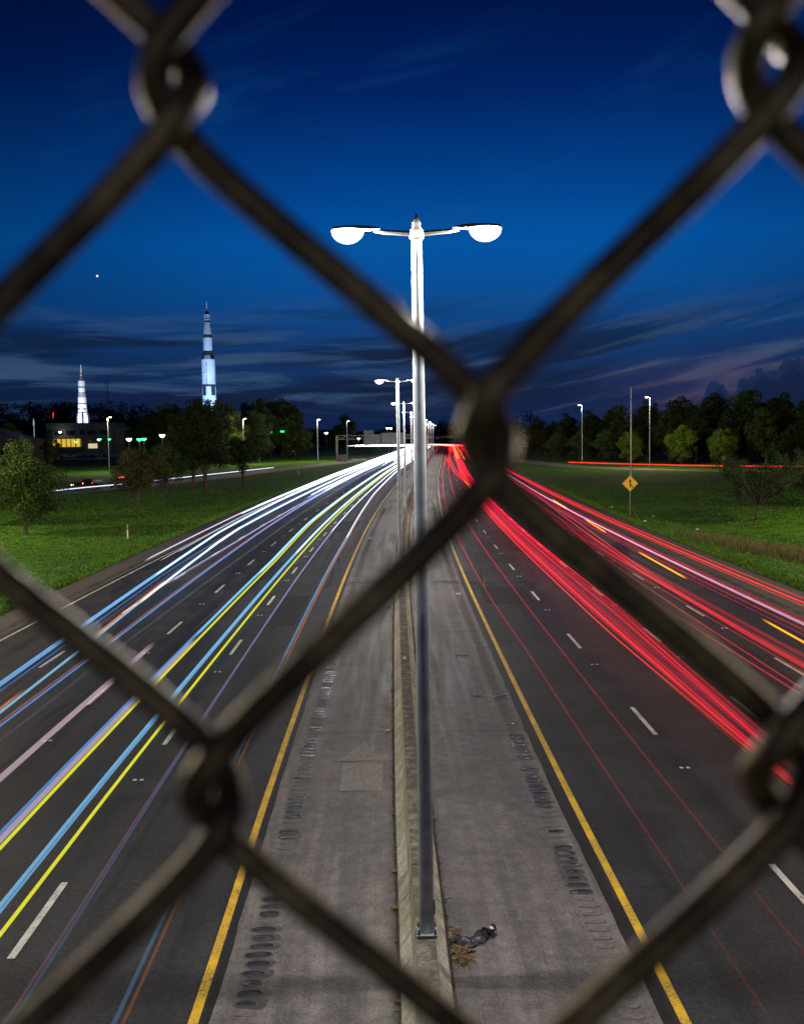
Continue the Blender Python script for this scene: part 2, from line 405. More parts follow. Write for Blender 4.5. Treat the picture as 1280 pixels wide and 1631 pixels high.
# ------------------------------------------------------------------ ground sheet (reaches the horizon)
def ground_z(X, Y):
    z = np.full_like(X, -0.06)
    return z
def hgt(X, Y):
    """gentle relief: a swale beside the road on the right, a low rise with woods far left"""
    X = np.asarray(X, float); Y = np.asarray(Y, float)
    cx = np.interp(Y, [c[1] for c in CP[:21]], [c[0] for c in CP[:21]])
    u = X - cx
    h = np.full(X.shape, -0.05)
    near = np.clip((Y - 20) / 20, 0, 1) * np.clip((190 - Y) / 60, 0, 1)
    h += -0.85 * np.exp(-((u - 30.0) / 4.5) ** 2) * near * np.clip((u - 21.5) / 2, 0, 1)
    h += 0.28 * np.sin(X * 0.11 + 1) * np.sin(Y * 0.07) * np.clip((np.abs(u) - 26) / 8, 0, 1) * np.clip((150 - Y) / 60, 0, 1) * np.clip((np.abs(u) - 26) / 8, 0, 1)
    far = np.clip((Y - 640) / 260, 0, 1) * np.clip((-X - 130) / 120, 0, 1)
    h += 26 * far * far * (3 - 2 * far)
    return h
ys = np.concatenate([np.arange(-60, 300, 2.0), np.arange(300, 900, 12.0), np.array([900, 1000, 1200, 1600, 2500, 5000, 8000])])
xs = np.concatenate([[-8000, -3000, -1200, -700], np.arange(-450, -120, 15.0), np.arange(-120, 120, 2.0), np.arange(120, 450, 15.0), [700, 1200, 3000, 8000]])
GX, GY = np.meshgrid(xs, ys); GZ = hgt(GX, GY)
nx_, ny_ = len(xs), len(ys)
F = [(j * nx_ + i, j * nx_ + i + 1, (j + 1) * nx_ + i + 1, (j + 1) * nx_ + i) for j in range(ny_ - 1) for i in range(nx_ - 1)]
me = bpy.data.meshes.new('ground'); me.from_pydata(np.stack([GX, GY, GZ], -1).reshape(-1, 3).tolist(), [], F); me.materials.append(M_grass)
me.polygons.foreach_set('use_smooth', [True] * len(F))
link('ground', me, kind='structure')

# ------------------------------------------------------------------ roads
SE = SMAX - 60
roadL = strip('road', [(-20.6, -.012), (-18.3, 0.0), (-14.3, 0.0), (-10.7, 0), (-7.1, 0), (-3.30, 0)], -30, SE, [M_asph, M_outer], matidx=[1, 0, 0, 0, 0], jitter=[.12, 0, 0, 0, 0, .015], kind='structure')
roadR = strip('road', [(3.55, 0), (7.2, 0), (10.8, 0), (14.3, 0), (18.6, 0), (21.9, -.012)], -30, SE, [M_asph, M_outer], matidx=[0, 0, 0, 0, 1], jitter=[.015, 0, 0, 0, 0, .12], kind='structure')
shL = strip('shoulder', [(-3.33, .012), (-2.2, .02), (-0.38, .035)], -30, SE, M_shld, near=.8, jitter=[.022, 0, 0], kind='structure')
shR = strip('shoulder', [(0.38, .035), (2.4, .02), (3.50, .012)], -30, SE, M_shld, near=.8, jitter=[0, 0, .022], kind='structure')
strip('edge_gap', [(-3.46, .003), (-3.30, .003)], -30, 260, M_tar, parent=roadL, near=.8, jitter=[.02, .02])
strip('edge_gap', [(3.50, .003), (3.70, .003)], -30, 260, M_tar, parent=roadR, near=.8, jitter=[.02, .02])
def line(parent, t0, t1, m, s0=-30, s1=SE): return strip('edge_line', [(t0, .005), (t1, .005)], s0, s1, m, parent=parent)
line(roadL, -3.66, -3.50, M_yel); line(roadR, 3.78, 3.94, M_yel)
line(roadL, -18.0, -17.88, M_wht); line(roadR, 18.15, 18.27, M_wht)
def dashes(parent, t, far0, step=12.0, n=34):
    for k in range(n):
        s1 = far0 + step * k
        if s1 < 3: continue
        st = [s1 - 3.0, s1 - 1.5, s1]; mb = MB()
        for s in st:
            mb.v.append(rp(s, t - .07, .006)); mb.v.append(rp(s, t + .07, .006))
        mb.f = [(0, 1, 3, 2), (2, 3, 5, 4)]; mb.m = [0, 0]
        mb.build('lane_dash', M_wht, parent)
dashes(roadL, -7.1, 19.9 - 12); dashes(roadL, -10.68, 48.5 - 36); dashes(roadL, -14.28, 42.2 - 36)
dashes(roadR, 7.22, 19.95); dashes(roadR, 10.78, 45.0 - 36); dashes(roadR, 14.32, 50.6 - 36)
# raised reflective markers between the dashes
mk = MB()
mk.add([(-.05, -.05, 0), (.05, -.05, 0), (.05, .05, 0), (-.05, .05, 0), (-.035, -.02, .02), (.035, -.02, .02), (.035, .02, .02), (-.035, .02, .02)],
       [(4, 5, 6, 7), (0, 1, 5, 4), (1, 2, 6, 5), (2, 3, 7, 6), (3, 0, 4, 7)])
M_mark = mat('reflector', (.85, .85, .8), rough=.3)
mkm = mk.mesh('lane_marker', M_mark)
for par, t, f0 in ((roadL, -7.1, 25.9), (roadL, -10.68, 29.5), (roadR, 7.22, 26), (roadR, 10.78, 27), (roadR, 14.32, 32.6)):
    for k in range(7):
        for d in (-.09, .09):
            link('lane_marker', mkm, par, rp(f0 + 12 * k, t + d, .004))
# lighter patches and dark repairs lying in the surfaces
M_patch = mat('patch_asphalt', (.27, .25, .24), rough=.8, var=.25, vscale=10)
M_patch2 = mat('patch_dark', (.021, .021, .024), rough=.7, spec=.15, var=.3, vscale=8)
def patch(parent, s0, s1, t0, t1, m, z=.024, name='repair_patch'):
    mb = MB(); mb.add([rp(s0, t0, z), rp(s0, t1, z), rp(s1, t1, z), rp(s1, t0, z)], [(0, 1, 2, 3)]); return mb.build(name, m, parent)
patch(shL, 24.7, 26.8, -1.8, -.72, M_patch, .0345)
mb = MB(); mb.add([rp(27.0, -1.95, .0345), rp(28.8, -1.25, .0345), rp(27.6, -1.05, .0345), rp(27.6, -.6, .0345), rp(27.05, -.6, .0345)], [(0, 4, 3, 2, 1)]); mb.build('repair_patch', M_patch, shL)
for (s0, s1, t0, t1) in ((60.2, 60.5, -3.2, -.45), (60.0, 60.3, .45, 3.4), (33.5, 33.65, 2.2, 2.55), (39.8, 39.95, 2.0, 2.6)):
    patch(shL if t0 < 0 else shR, s0, s1, t0, t1, M_tar, .0365, 'tar_seam')
for (s0, s1, t0, t1) in ((47, 56, -6.4, -5.1), (62, 71, -9.9, -8.0), (92, 104, -6.6, -4.6), (52, 58, 4.4, 6.9), (75, 92, 8.0, 10.0)):
    patch(roadL if t0 < 0 else roadR, s0, s1, t0, t1, M_patch2, .004)

rnd = random.Random(70)
for k in range(26):
    sd = rnd.choice((-1, 1)); lane_t = rnd.choice((4.9, 6.4, 8.4, 9.9, 11.9, 13.4)) * sd * (1 if sd > 0 else .95); s0 = rnd.uniform(16, 95); L_ = rnd.uniform(3, 12); w_ = rnd.uniform(.04, .12)
    par = roadL if sd < 0 else roadR; mb = MB(); n = 8
    for i in range(n + 1):
        f_ = i / n; ww = w_ * math.sin(math.pi * min(.97, max(.03, f_))) ; tt = lane_t + .25 * math.sin(f_ * 2 + k)
        mb.v += [rp(s0 + L_ * f_, tt - ww, .0032 + k * 2e-5), rp(s0 + L_ * f_, tt + ww, .0032 + k * 2e-5)]
    for i in range(n): mb.f.append((2 * i, 2 * i + 1, 2 * i + 3, 2 * i + 2)); mb.m.append(0)
    mb.build('tyre_scuff', M_patch2 if k % 4 else M_outer, par)
# rumble grooves: shallow wet hollows cut across the inner shoulders
def groove_mesh(m_in, w=.40, l=.15):
    mb = MB(); n = 16; rnd = random.Random(int(w * 1000 + l * 100))
    rings = []
    for k, (f, zz) in enumerate(((1.18, -.002), (1.0, .0025), (.8, .0008), (.45, -.0002))):
        rings.append([( (w / 2) * f * math.copysign(abs(math.cos(a)) ** .6, math.cos(a)) * (1 + .06 * rnd.uniform(-1, 1)),
                        (l / 2) * f * math.copysign(abs(math.sin(a)) ** .8, math.sin(a)) * (1 + .12 * rnd.uniform(-1, 1)), zz) for a in [2 * math.pi * i / n for i in range(n)]])
    for r_ in rings: mb.v += r_
    for k in range(3):
        for j in range(n):
            q = (j + 1) % n; mb.f.append((k * n + j, k * n + q, (k + 1) * n + q, (k + 1) * n + j)); mb.m.append(0 if k == 0 else 1)
    mb.f.append(tuple(3 * n + j for j in range(n))); mb.m.append(1)
    return mb
rnd = random.Random(11)
gm = [groove_mesh(M_wet, w, l).mesh('rumble_groove', [M_lip, M_wet]) for w, l in ((.46, .20), (.43, .18), (.38, .16))]
M_dryg = mat('dry_groove', (.150, .136, .136), rough=.9, var=.3, vscale=12)
gd = groove_mesh(M_dryg, .36, .11).mesh('rumble_groove', [M_dryg, M_dryg])
farg = {0: MB(), 1: MB()}; stain = []
def wet_at(s, side):
    if side == 0: return any(a <= s <= c for a, c in ((15.2, 17.9), (18.2, 19.1), (19.4, 20.0), (21.8, 22.3), (23.1, 24.6), (25.6, 26.9), (27.4, 29.3), (29.9, 30.6), (31.5, 32.6), (33.4, 35.2), (35.8, 39.9), (45, 46), (60, 63), (84, 87)))
    return any(a <= s <= c for a, c in ((18.9, 21.1), (21.8, 21.95), (23.4, 26.2), (27.0, 29.2), (30.3, 30.6), (33.3, 33.8), (41.2, 42), (55, 56)))
for side, par, t in ((0, shL, -2.82), (1, shR, 3.12)):
    k = 0; s = 12.0
    while s < 120:
        wet = wet_at(s, side) and rnd.random() > .06
        zz = .0222
        if s < 48:
            me_ = rnd.choice(gm) if wet else gd
            o = link('rumble_groove', me_, par, rp(s, t + rnd.uniform(-.02, .02), zz)); o.rotation_euler.z = rnd.uniform(-.06, .06); o.scale = (rnd.uniform(.72, 1.05), rnd.uniform(.8, 1.15), 1)
            if wet and rnd.random() < .75: stain.append((s, t))
        else:
            X, Y, Z = rp(s, t, zz)
            farg[side].cur = 1 if wet else 0
            farg[side].add([(X - .19, Y - .06, Z), (X + .19, Y - .06, Z), (X + .19, Y + .06, Z), (X - .19, Y + .06, Z)], [(0, 1, 2, 3)])
        s += .30; k += 1
for side, par in ((0, shL), (1, shR)):
    mb = MB(); r_ = random.Random(40 + side)
    for (s, t) in stain:                                       # damp, dirty asphalt spilling out round the wet grooves
        if (t < 0) != (side == 0): continue
        X, Y, Z = rp(s, t + .07 * (1 if side == 0 else -.3), .0186); n = 12; w_ = r_.uniform(.24, .31); l_ = r_.uniform(.12, .19)
        mb.add([(X + w_ * math.cos(6.283 * i / n) * r_.uniform(.85, 1.15), Y + l_ * math.sin(6.283 * i / n) * r_.uniform(.8, 1.2), Z + len(mb.f) * 2e-6) for i in range(n)], [tuple(range(n))])
    mb.build('damp_stain', M_lip, par, kind='stuff')
for side, par in ((0, shL), (1, shR)):
    farg[side].build('rumble_groove', [M_dryg, M_wet], par, kind='stuff')
# groove marks on the outer shoulders
for t, par in ((-18.75, roadL), (19.0, roadR)):
    mb = MB()
    for k in range(300):
        s = 25 + k * .32
        if rnd.random() < .35: continue
        X, Y, Z = rp(s, t, .004); mb.add([(X - .19, Y - .07, Z), (X + .19, Y - .07, Z), (X + .19, Y + .07, Z), (X - .19, Y + .07, Z)], [(0, 1, 2, 3)])
    mb.build('rumble_groove', M_patch2, par, kind='stuff')

def poly_strip(name, pts, w, z, m, **props):
    P = catmull(pts, 8); mb = MB()
    for i, p in enumerate(P):
        a = Vector(P[max(i - 1, 0)]); c = Vector(P[min(i + 1, len(P) - 1)]); d = (c - a).normalized(); n = Vector((d.y, -d.x))
        mb.v += [(p[0] - n.x * w / 2, p[1] - n.y * w / 2, z), (p[0] + n.x * w / 2, p[1] + n.y * w / 2, z)]
    for i in range(len(P) - 1): mb.f.append((2 * i, 2 * i + 1, 2 * i + 3, 2 * i + 2)); mb.m.append(0)
    return mb.build(name, m, **props)
poly_strip('ramp_road', [(-120, 132), (-90, 146), (-62, 164), (-52, 184), (-41.5, 217), (-34, 258), (-24, 303), (-14, 352), (-5, 400)], 8.0, -.025, M_ramp, kind='structure')
poly_strip('ramp_road', [(34, 345), (37.5, 300), (43, 255), (51, 236), (66, 214), (88, 198), (130, 190), (190, 188)], 7.5, -.025, M_ramp, kind='structure')

# ------------------------------------------------------------------ median barrier, one cast segment per 6 m
bar = thing('median_barrier', 'weathered concrete median barrier dividing the two carriageways', 'barrier')
prof = [(-.42, .0), (-.40, .085), (-.30, .20), (-.205, .34), (-.17, .60), (-.155, .84), (-.14, .855), (.14, .855), (.155, .84), (.17, .60), (.205, .34), (.30, .20), (.40, .085), (.42, .0)]
s = -6.0; step = 6.1
while s < 700:
    L = step if s < 150 else 60.0
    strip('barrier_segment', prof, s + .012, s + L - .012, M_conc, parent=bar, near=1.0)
    s += L
M_grime = mat('barrier_foot_grime', (.035, .028, .020), rough=.95, var=.5, vscale=9)
for sd, par in ((-1, shL), (1, shR)):
    pr_ = sorted([(sd * .405, .0405), (sd * .47, .0385)])
    strip('grime_line', pr_, -30, 260, M_grime, parent=par, near=.35, jitter=[.02, .0] if sd < 0 else [.0, .02])
# small debris and weeds caught along the barrier foot
M_dead = mat('dry_leaves', (.20, .115, .045), rough=.9, var=.5, vscale=20)
M_straw = mat('straw', (.30, .21, .09), rough=.9, var=.4, vscale=20)
def scrap_pile(name, cx_, cy_, rx, ry, h, n, seed, mats, size=(.02, .06), z0=.03, **props):
    r_ = random.Random(seed); mb = MB()
    for i in range(n):
        a = r_.uniform(0, 6.283); q = math.sqrt(r_.random()) * (.62 + .38 * math.sin(3 * a + seed) * math.sin(5 * a + 2 * seed)) * r_.choice((1, 1, 1, 1.35)); X = cx_ + rx * q * math.cos(a); Y = cy_ + ry * q * math.sin(a)
        Z = z0 + h * (1 - q) * r_.random() + .004; L = r_.uniform(*size); w = L * r_.uniform(.12, .5); t = r_.uniform(0, 6.283); ti = r_.uniform(-.6, .6)
        d = Vector((math.cos(t), math.sin(t), ti * .5)) * L; e = Vector((-math.sin(t), math.cos(t), r_.uniform(-.5, .5))) * w
        p = Vector((X, Y, Z)); mb.cur = r_.randrange(len(mats)); mb.add([p - d * .5, p + e * .5, p + d * .5 + Vector((0, 0, .01)), p - e * .5], [(0, 1, 2, 3)])
    return mb.build(name, mats, **props)
lit = scrap_pile('leaf_litter', .90, 16.7, .26, .50, .12, 1500, 3, [M_dead, M_straw, M_bark], size=(.03, .11), kind='stuff')
lit2 = scrap_pile('leaf_litter', .80, 17.35, .15, .34, .09, 500, 4, [M_dead, M_bark, MATS['patch_asphalt']], size=(.03, .10), kind='stuff')
mb = MB(); r_ = random.Random(8)
for k in range(1100):                                        # thin line of dirt and leaf bits down both feet
    s = r_.uniform(13, 60); sd = r_.choice((-1, 1)); X, Y, Z = rp(s, sd * (.44 + abs(r_.gauss(0, .035))), .037)
    L = r_.uniform(.02, .055); a = r_.uniform(0, 3.14); mb.cur = r_.randrange(2)
    mb.add([(X - L * math.cos(a), Y - L * math.sin(a), Z), (X + .4 * L * math.sin(a), Y, Z + .015), (X + L * math.cos(a), Y + L * math.sin(a), Z + .005)], [(0, 1, 2)])
mb.build('leaf_debris', [M_dead, M_bark], kind='stuff')
def weed(s, t, size, seed, label):
    r_ = random.Random(seed); mb = MB(); X, Y, Z = rp(s, t, .03)
    for i in range(90):
        a = r_.uniform(0, 6.283); L = size * r_.uniform(.4, 1); up = r_.uniform(.3, 1.0)
        p = Vector((X, Y, Z)); e = p + Vector((math.cos(a) * L, math.sin(a) * L, up * L)); w = Vector((-math.sin(a), math.cos(a), 0)) * .008
        mb.cur = r_.randrange(2); mb.add([p - w, p + w, e], [(0, 1, 2)])
    mb.build('weed', [M_straw, M_dead], label=label, category='weed', group='dry weeds at the foot of the barrier')
weed(19.9, -.46, .09, 1, 'small round tuft of dry weed, second along the barrier foot')
weed(18.3, -.47, .17, 2, 'largest straggly tuft of dry weed at the barrier foot')
weed(23.0, -.46, .06, 3, 'tiny brown weed at the barrier foot beside the pale patches')
weed(34.5, -.46, .10, 4, 'brown weed at the barrier foot near the long wet grooves')
weed(15.2, -.46, .10, 5, 'lowest dry weed, where the barrier meets the bottom edge of the view')

# torn black plastic bin part beside the pole foot
tp = thing('plastic_scrap', 'torn black plastic scrap with white sticker beside the median pole foot', 'litter', (1.00, 16.98, .03))
def crumple(name, w, l, h, seed, loc, rz, mt, par):
    n = 9; r_ = random.Random(seed); mb = MB()
    for j in range(n):
        for i in range(n):
            u, v = i / (n - 1) * 2 - 1, j / (n - 1) * 2 - 1
            wob = 1 + .12 * r_.uniform(-1, 1)
            mb.v.append((u * w * wob * (1 - .25 * v), v * l * wob, h * (1 - .6 * u * u) * (.6 + .5 * math.sin(3 * v + seed)) * r_.uniform(.5, 1.4) + .004))
    for j in range(n - 1):
        for i in range(n - 1): mb.f.append((j * n + i, j * n + i + 1, (j + 1) * n + i + 1, (j + 1) * n + i)); mb.m.append(0)
    o = mb.build(name, mt, par, loc, smooth=False); o.rotation_euler.z = rz
    sm = o.modifiers.new('thick', 'SOLIDIFY'); sm.thickness = .008
    return o
crumple('body', .19, .24, .16, 3, (.0, .0, 0), -.9, M_black, tp)
crumple('flap', .14, .17, .10, 7, (.27, .20, 0.01), -.75, M_black, tp)
crumple('cap', .10, .09, .14, 5, (.44, .30, 0.01), -.75, M_black, tp)
mb = MB(); mb.box(-.035, .035, -.03, .03, 0, .004); o = mb.build('sticker', M_white, tp, (.455, .27, .155)); o.rotation_euler = (.4, .2, .25)
mb = MB(); mb.box(-.025, .025, -.02, .02, 0, .02); mb.build('bottle_cap', mat('blue_plastic', (.03, .12, .5), rough=.3), loc=(.80, 18.75, .034),
    label='tiny blue plastic cap lying by the barrier beyond the torn plastic', category='litter')
# drain grate at the barrier foot
dg = thing('drain_grate', 'pale concrete drain inlet with litter at the barrier foot', 'drain', rp(51.5, -.86, .034))
mb = MB(); mb.box(-.40, .38, -.75, .75, 0, .006); mb.build('frame', M_patch, dg)
for k in range(5):
    mb = MB(); mb.box(-.26, .26, -.50 + k * .22, -.38 + k * .22, .007, .016); mb.build('bar', M_tar, dg)
scrap_pile('scrap_paper', rp(51.4, -.78)[0], 51.4, .10, .22, .05, 14, 9, [M_white], size=(.08, .2), z0=.05, label='white scraps of paper on the drain inlet', category='litter')
mb = MB(); mb.box(-.06, .06, -.05, .05, 0, .012); mb.box(-.05, .05, -.012, .012, .012, .07)
mb.build('barrier_reflector', M_mark, loc=rp(35.8, -.02, .856), label='small white reflector standing on top of the barrier', category='reflector')
scrap_pile('scrap_paper', rp(29.7, -.62)[0], 29.7, .05, .16, .05, 8, 12, [M_white], size=(.10, .22), z0=.04, label='white scrap with brown leaves at the barrier foot beside the wet grooves', category='litter')
mb = MB(); mb.add([(-.2, -.01, 0), (.2, .0, .012), (.2, .02, .012), (-.2, .012, 0)], [(0, 1, 2, 3)]); mb.box(-.03, .03, -.02, .02, 0, .012)
mb.build('scrap_strip', M_white, loc=rp(39.3, .62, .037), label='thin white strip of litter right of the barrier', category='litter')

# ------------------------------------------------------------------ lamp posts
def bowl_mat(name, color, k):
    m = bpy.data.materials.new(name); m.use_nodes = True
    t = m.node_tree; t.nodes.clear(); q = NB(t)
    em = q.node('ShaderNodeEmission'); em.inputs[0].default_value = (*color, 1); em.inputs[1].default_value = k
    tr = q.node('ShaderNodeBsdfTransparent'); ad = q.node('ShaderNodeAddShader'); o = q.node('ShaderNodeOutputMaterial')
    q.l.new(em.outputs[0], ad.inputs[0]); q.l.new(tr.outputs[0], ad.inputs[1]); q.l.new(ad.outputs[0], o.inputs[0])
    m.cycles.emission_sampling = 'NONE'
    return m
def burner(name, color, power):
    l = bpy.data.lights.new(name, 'POINT'); l.color = color; l.energy = power; l.shadow_soft_size = .07; return l
KP = 1950
G_lamp = (bowl_mat('lamp_bowl', (1.0, .95, .85), 3.0), burner('burner', (1.0, .94, .87), KP))
G_warm = (bowl_mat('lamp_bowl_warm', (1.0, .80, .42), 3.0), burner('burner_warm', (1.0, .84, .56), KP * 6.5))
G_fill = (bowl_mat('lamp_bowl_fill', (1.0, .85, .6), 3.0), burner('burner_fill', (1.0, .86, .60), KP * 11))  # for the added lamps out of view that brighten the grass
def bulb(mb, c, rx, ry, rz, n=14, k=5):
    b0 = len(mb.v)
    for i in range(k + 1):
        ph = math.pi / 2 * i / k
        for j in range(n):
            a = 2 * math.pi * j / n
            mb.v.append((c[0] + rx * math.cos(ph) * math.cos(a), c[1] + ry * math.cos(ph) * math.sin(a), c[2] - rz * math.sin(ph)))
    for i in range(k):
        for j in range(n):
            q = (j + 1) % n; mb.f.append((b0 + i * n + j, b0 + (i + 1) * n + j, b0 + (i + 1) * n + q, b0 + i * n + q)); mb.m.append(mb.cur)
    mb.f.append(tuple(b0 + j for j in range(n))); mb.m.append(mb.cur)
def make_lamp(name, label, H, arms, gl, base_z=.856, armlen=.65, detail=True, lit=True, group='lamp posts on the median barrier', rise=.06):
    t = thing(name, label, 'street lamp', group=group)
    mb = MB(); pr = [(.125, .03), (.122, .6), (.105, H * .5), (.082, H - .25), (.08, H)]
    mb.lathe(pr, 24); mb.build('pole', M_gal, t, smooth=True)
    mb = MB(); mb.box(-.165, .165, -.165, .165, 0.02, .055); mb.build('base_plate', M_gal, t)
    if detail:
        for sx in (-1, 1):
            for sy in (-1, 1):
                mb = MB(); mb.lathe([(.024, -.0), (.024, .085)], 6, (sx * .132, sy * .132)); mb.lathe([(.014, .085), (.014, .13)], 6, (sx * .132, sy * .132)); mb.build('bolt', M_bolt, t)
        mb = MB(); mb.box(.118, .135, -.045, .045, .35, .60); mb.build('access_cover', M_gal, t)
    mb = MB(); mb.lathe([(.085, H), (.11, H + .03), (.115, H + .14), (.075, H + .20), (.07, H + .27), (.045, H + .32), (.01, H + .40)], 12); mb.build('finial', M_head, t)
    for sx in arms:
        mb = MB(); mb.tube([(0, 0, H + .10), (sx * .5, 0, H + .10 + rise * .6), (sx * armlen, 0, H + .10 + rise)], [.045, .036, .03], 8); mb.build('arm', M_head, t)
        x0 = sx * (armlen + .30); z0 = H + .12 + rise
        mb = MB()
        sec = [(-.40, .04, .02), (-.26, .08, .05), (-.10, .13, .06), (.12, .16, .06), (.30, .13, .045), (.36, .05, .02)]
        n = 10; k0 = 0
        for (dx, wy, hz) in sec:
            for j in range(n):
                a = 2 * math.pi * j / n; mb.v.append((x0 + sx * dx, wy * math.cos(a), z0 + (hz if math.sin(a) > 0 else hz * .35) * math.sin(a)))
        for i in range(len(sec) - 1):
            for j in range(n): q = (j + 1) % n; mb.f.append((i * n + j, i * n + q, (i + 1) * n + q, (i + 1) * n + j)); mb.m.append(0)
        mb.f.append(tuple(range(n))); mb.m.append(0); mb.f.append(tuple((len(sec) - 1) * n + j for j in range(n))); mb.m.append(0)
        hd = mb.build('lamp_head', M_head, t, smooth=True)
        if lit:
            mb = MB(); kb = 1.0 if detail else 1.5
            bulb(mb, (x0 + sx * .10, 0, z0 - .015), .25 * kb, .18 * kb, .20 * kb); mb.build('lens', gl[0], hd, smooth=True)
            lo = bpy.data.objects.new('burner', gl[1]); COL.objects.link(lo); lo.parent = hd; lo.location = (x0 + sx * .10, 0, z0 - .105)
    return t
HL = 10.98
first = make_lamp('street_lamp', 'nearest tall twin-arm lamp post with bolted base on the median barrier', HL, (-1, 1), G_lamp)
first.location = rp(15.75, .03, .856)
names = ['second', 'third', 'fourth', 'fifth', 'sixth', 'seventh', 'eighth', 'ninth', 'tenth', 'eleventh', 'twelfth', 'thirteenth', 'fourteenth', 'fifteenth']
for k in range(1, 10):
    s = 15.5 + 44.0 * k
    X, Y, nx, ny = cpos(s)
    tt = 0 if k > 1 else -.08
    dup(first, rp(s, tt, .856), math.atan2(ny, nx), '%s twin-arm lamp post from the camera along the median barrier' % names[k - 1])
o = dup(first, rp(-28.5, 0, .856), 0, 'twin-arm lamp post on the median barrier behind the bridge')

def side_lamp(X, Y, ground, H, arm, label, lit=True, gl=None):
    t = make_lamp('ramp_or_fill_lamp', label, H, (arm,), gl or G_warm, 0, .35, False, lit, 'single-arm lamp posts beside the ramps', .35)
    t.location = (X, Y, ground - .02); return t
side_lamp(-76.5, 266, 0, 14.1, 1, 'single-arm lamp post with warm light in front of the small rocket')
side_lamp(-49.2, 318, 0, 14.0, 1, 'single-arm lamp post with warm light between the dark trees')
side_lamp(-27.9, 341, 0, 13.7, 1, 'single-arm lamp post with warm light on the lawn left of the gantry')
side_lamp(-21.7, 411, 0, 13.9, 1, 'single-arm lamp post behind the gantry in front of the round tree', gl=G_lamp)
side_lamp(56.8, 232, 0, 15.9, -1, 'single-arm lamp post with brightest light beside the right ramp')
side_lamp(49.2, 276, 0, 15.5, -1, 'single-arm lamp post at the bend of the right ramp', gl=G_lamp)
side_lamp(37.6, 166, 0, 15.9, 1, 'unlit tall grey lamp post behind the yellow merge sign', lit=False)
side_lamp(-50, 66, 0, 14.0, 1, 'added unseen lamp post left of the view, lighting the middle of the lawn', gl=G_fill)  # this and the next four are added out of view to brighten the lawns
side_lamp(46, 50, 0, 14.0, -1, 'added unseen lamp post right of the view near the bridge', gl=G_fill)
side_lamp(-54, 92, 0, 14.0, 1, 'added unseen lamp post left of the view beside the lawn', gl=G_fill)
side_lamp(-42, 44, 0, 14.0, 1, 'added unseen lamp post left of the view near the bridge', gl=G_fill)
side_lamp(52, 84, 0, 14.0, -1, 'added unseen lamp post right of the view beside the slope', gl=G_fill)

# ------------------------------------------------------------------ light streaks: thin glowing lines at lamp height above the lanes
def streak_mat():
    m = bpy.data.materials.new('light_streak'); m.use_nodes = True
    t = m.node_tree; t.nodes.clear(); q = NB(t)
    a = q.node('ShaderNodeAttribute'); a.attribute_name = 'glow'
    e = q.node('ShaderNodeEmission'); q.l.new(a.outputs['Color'], e.inputs[0]); e.inputs[1].default_value = .5
    tr = q.node('ShaderNodeBsdfTransparent'); ad = q.node('ShaderNodeAddShader')
    q.l.new(e.outputs[0], ad.inputs[0]); q.l.new(tr.outputs[0], ad.inputs[1])
    o = q.node('ShaderNodeOutputMaterial'); q.l.new(ad.outputs[0], o.inputs[0])
    m.cycles.emission_sampling = 'NONE'
    return m
M_streak = streak_mat()
def far_gain(s, near_k):
    # a lamp beam seen more and more head-on grows brighter along the line
    return near_k + (1 - near_k) * min(1, max(0, (s - 14) / 70.0)) ** 1.2
def streak(mb, cols, keys, z, rad, col, s0, s1, near_k=.4, gain=1.0, pulse=None, n=6):
    ks = [k[0] for k in keys]; kt = [k[1] for k in keys]
    st = sorted(set(stations(s0, s1, 1.2) + [s0 + .8, s0 + 1.6, s1 - 1.6, s1 - .8])); pts = []; rr = []
    for s in st:
        f = np.interp(s, ks, kt); pts.append(rp(s, float(f), z)); rr.append(rad * (0.62 + .38 * min(1, s / 60)) if s < 60 else rad * min(2.2, 1 + (s - 60) / 260))
    a = len(mb.v); mb.tube(pts, rr, n)
    for i, s in enumerate(st):
        g = far_gain(s, near_k) * gain * (1 + 1.5 * min(1, max(0, (s - 90) / 250)))
        g *= min(1.0, .04 + (s - s0) / 1.6, .04 + (s1 - s) / 1.6) if s1 < 600 else min(1.0, .04 + (s - s0) / 1.6)
        for j in range(n): cols.append((col[0] * g, col[1] * g, col[2] * g, 1.0))
def build_streak(parts, name, **props):
    mb = MB(); cols = []
    for p in parts: streak(mb, cols, **p)
    me = mb.mesh(name, M_streak, True)
    ca = me.color_attributes.new('glow', 'FLOAT_COLOR', 'POINT'); ca.data.foreach_set('color', np.array(cols, dtype=np.float32).ravel())
    return link(name, me, **props)
LB = (.22, .62, 1.25); WH = (1.0, 1.15, 1.35); BL = (.05, .25, .95); YE = (.78, .78, .0); PK = (.50, .36, .46); OR = (1.0, .26, .03); LI = (.55, .42, .72)
RD = (.92, .0, .004); DR = (.36, .003, .012); AM = (1.6, .62, .0)
END = float(_s[np.argmin(abs(_c[:, 0] + 31) + (_c[:, 1] < 700) * 1e3)])
def P(keys, z=.7, rad=.05, col=WH, s0=5, s1=END, **k): return dict(keys=keys, z=z, rad=rad, col=col, s0=s0, s1=s1, **k)
k1 = [(30, -13.6), (45, -14.2), (65, -15.0), (86, -15.9), (98, -16.1), (135, -16.6), (220, -17.2)]
k3 = [(30, -12.3), (41, -12.7), (54, -13.3), (77, -14.3), (90, -14.7), (200, -15)]
k4 = [(29, -11.75), (40, -11.8), (83, -12.2), (170, -12.7)]
k7 = [(20, -8.7), (66, -8.6), (95, -9.0), (200, -9.0)]
k12 = [(14, -4.35), (60, -4.4), (84, -4.4), (141, -5.0), (224, -5.2)]
sh = lambda K, d: [(a, t + d) for a, t in K]
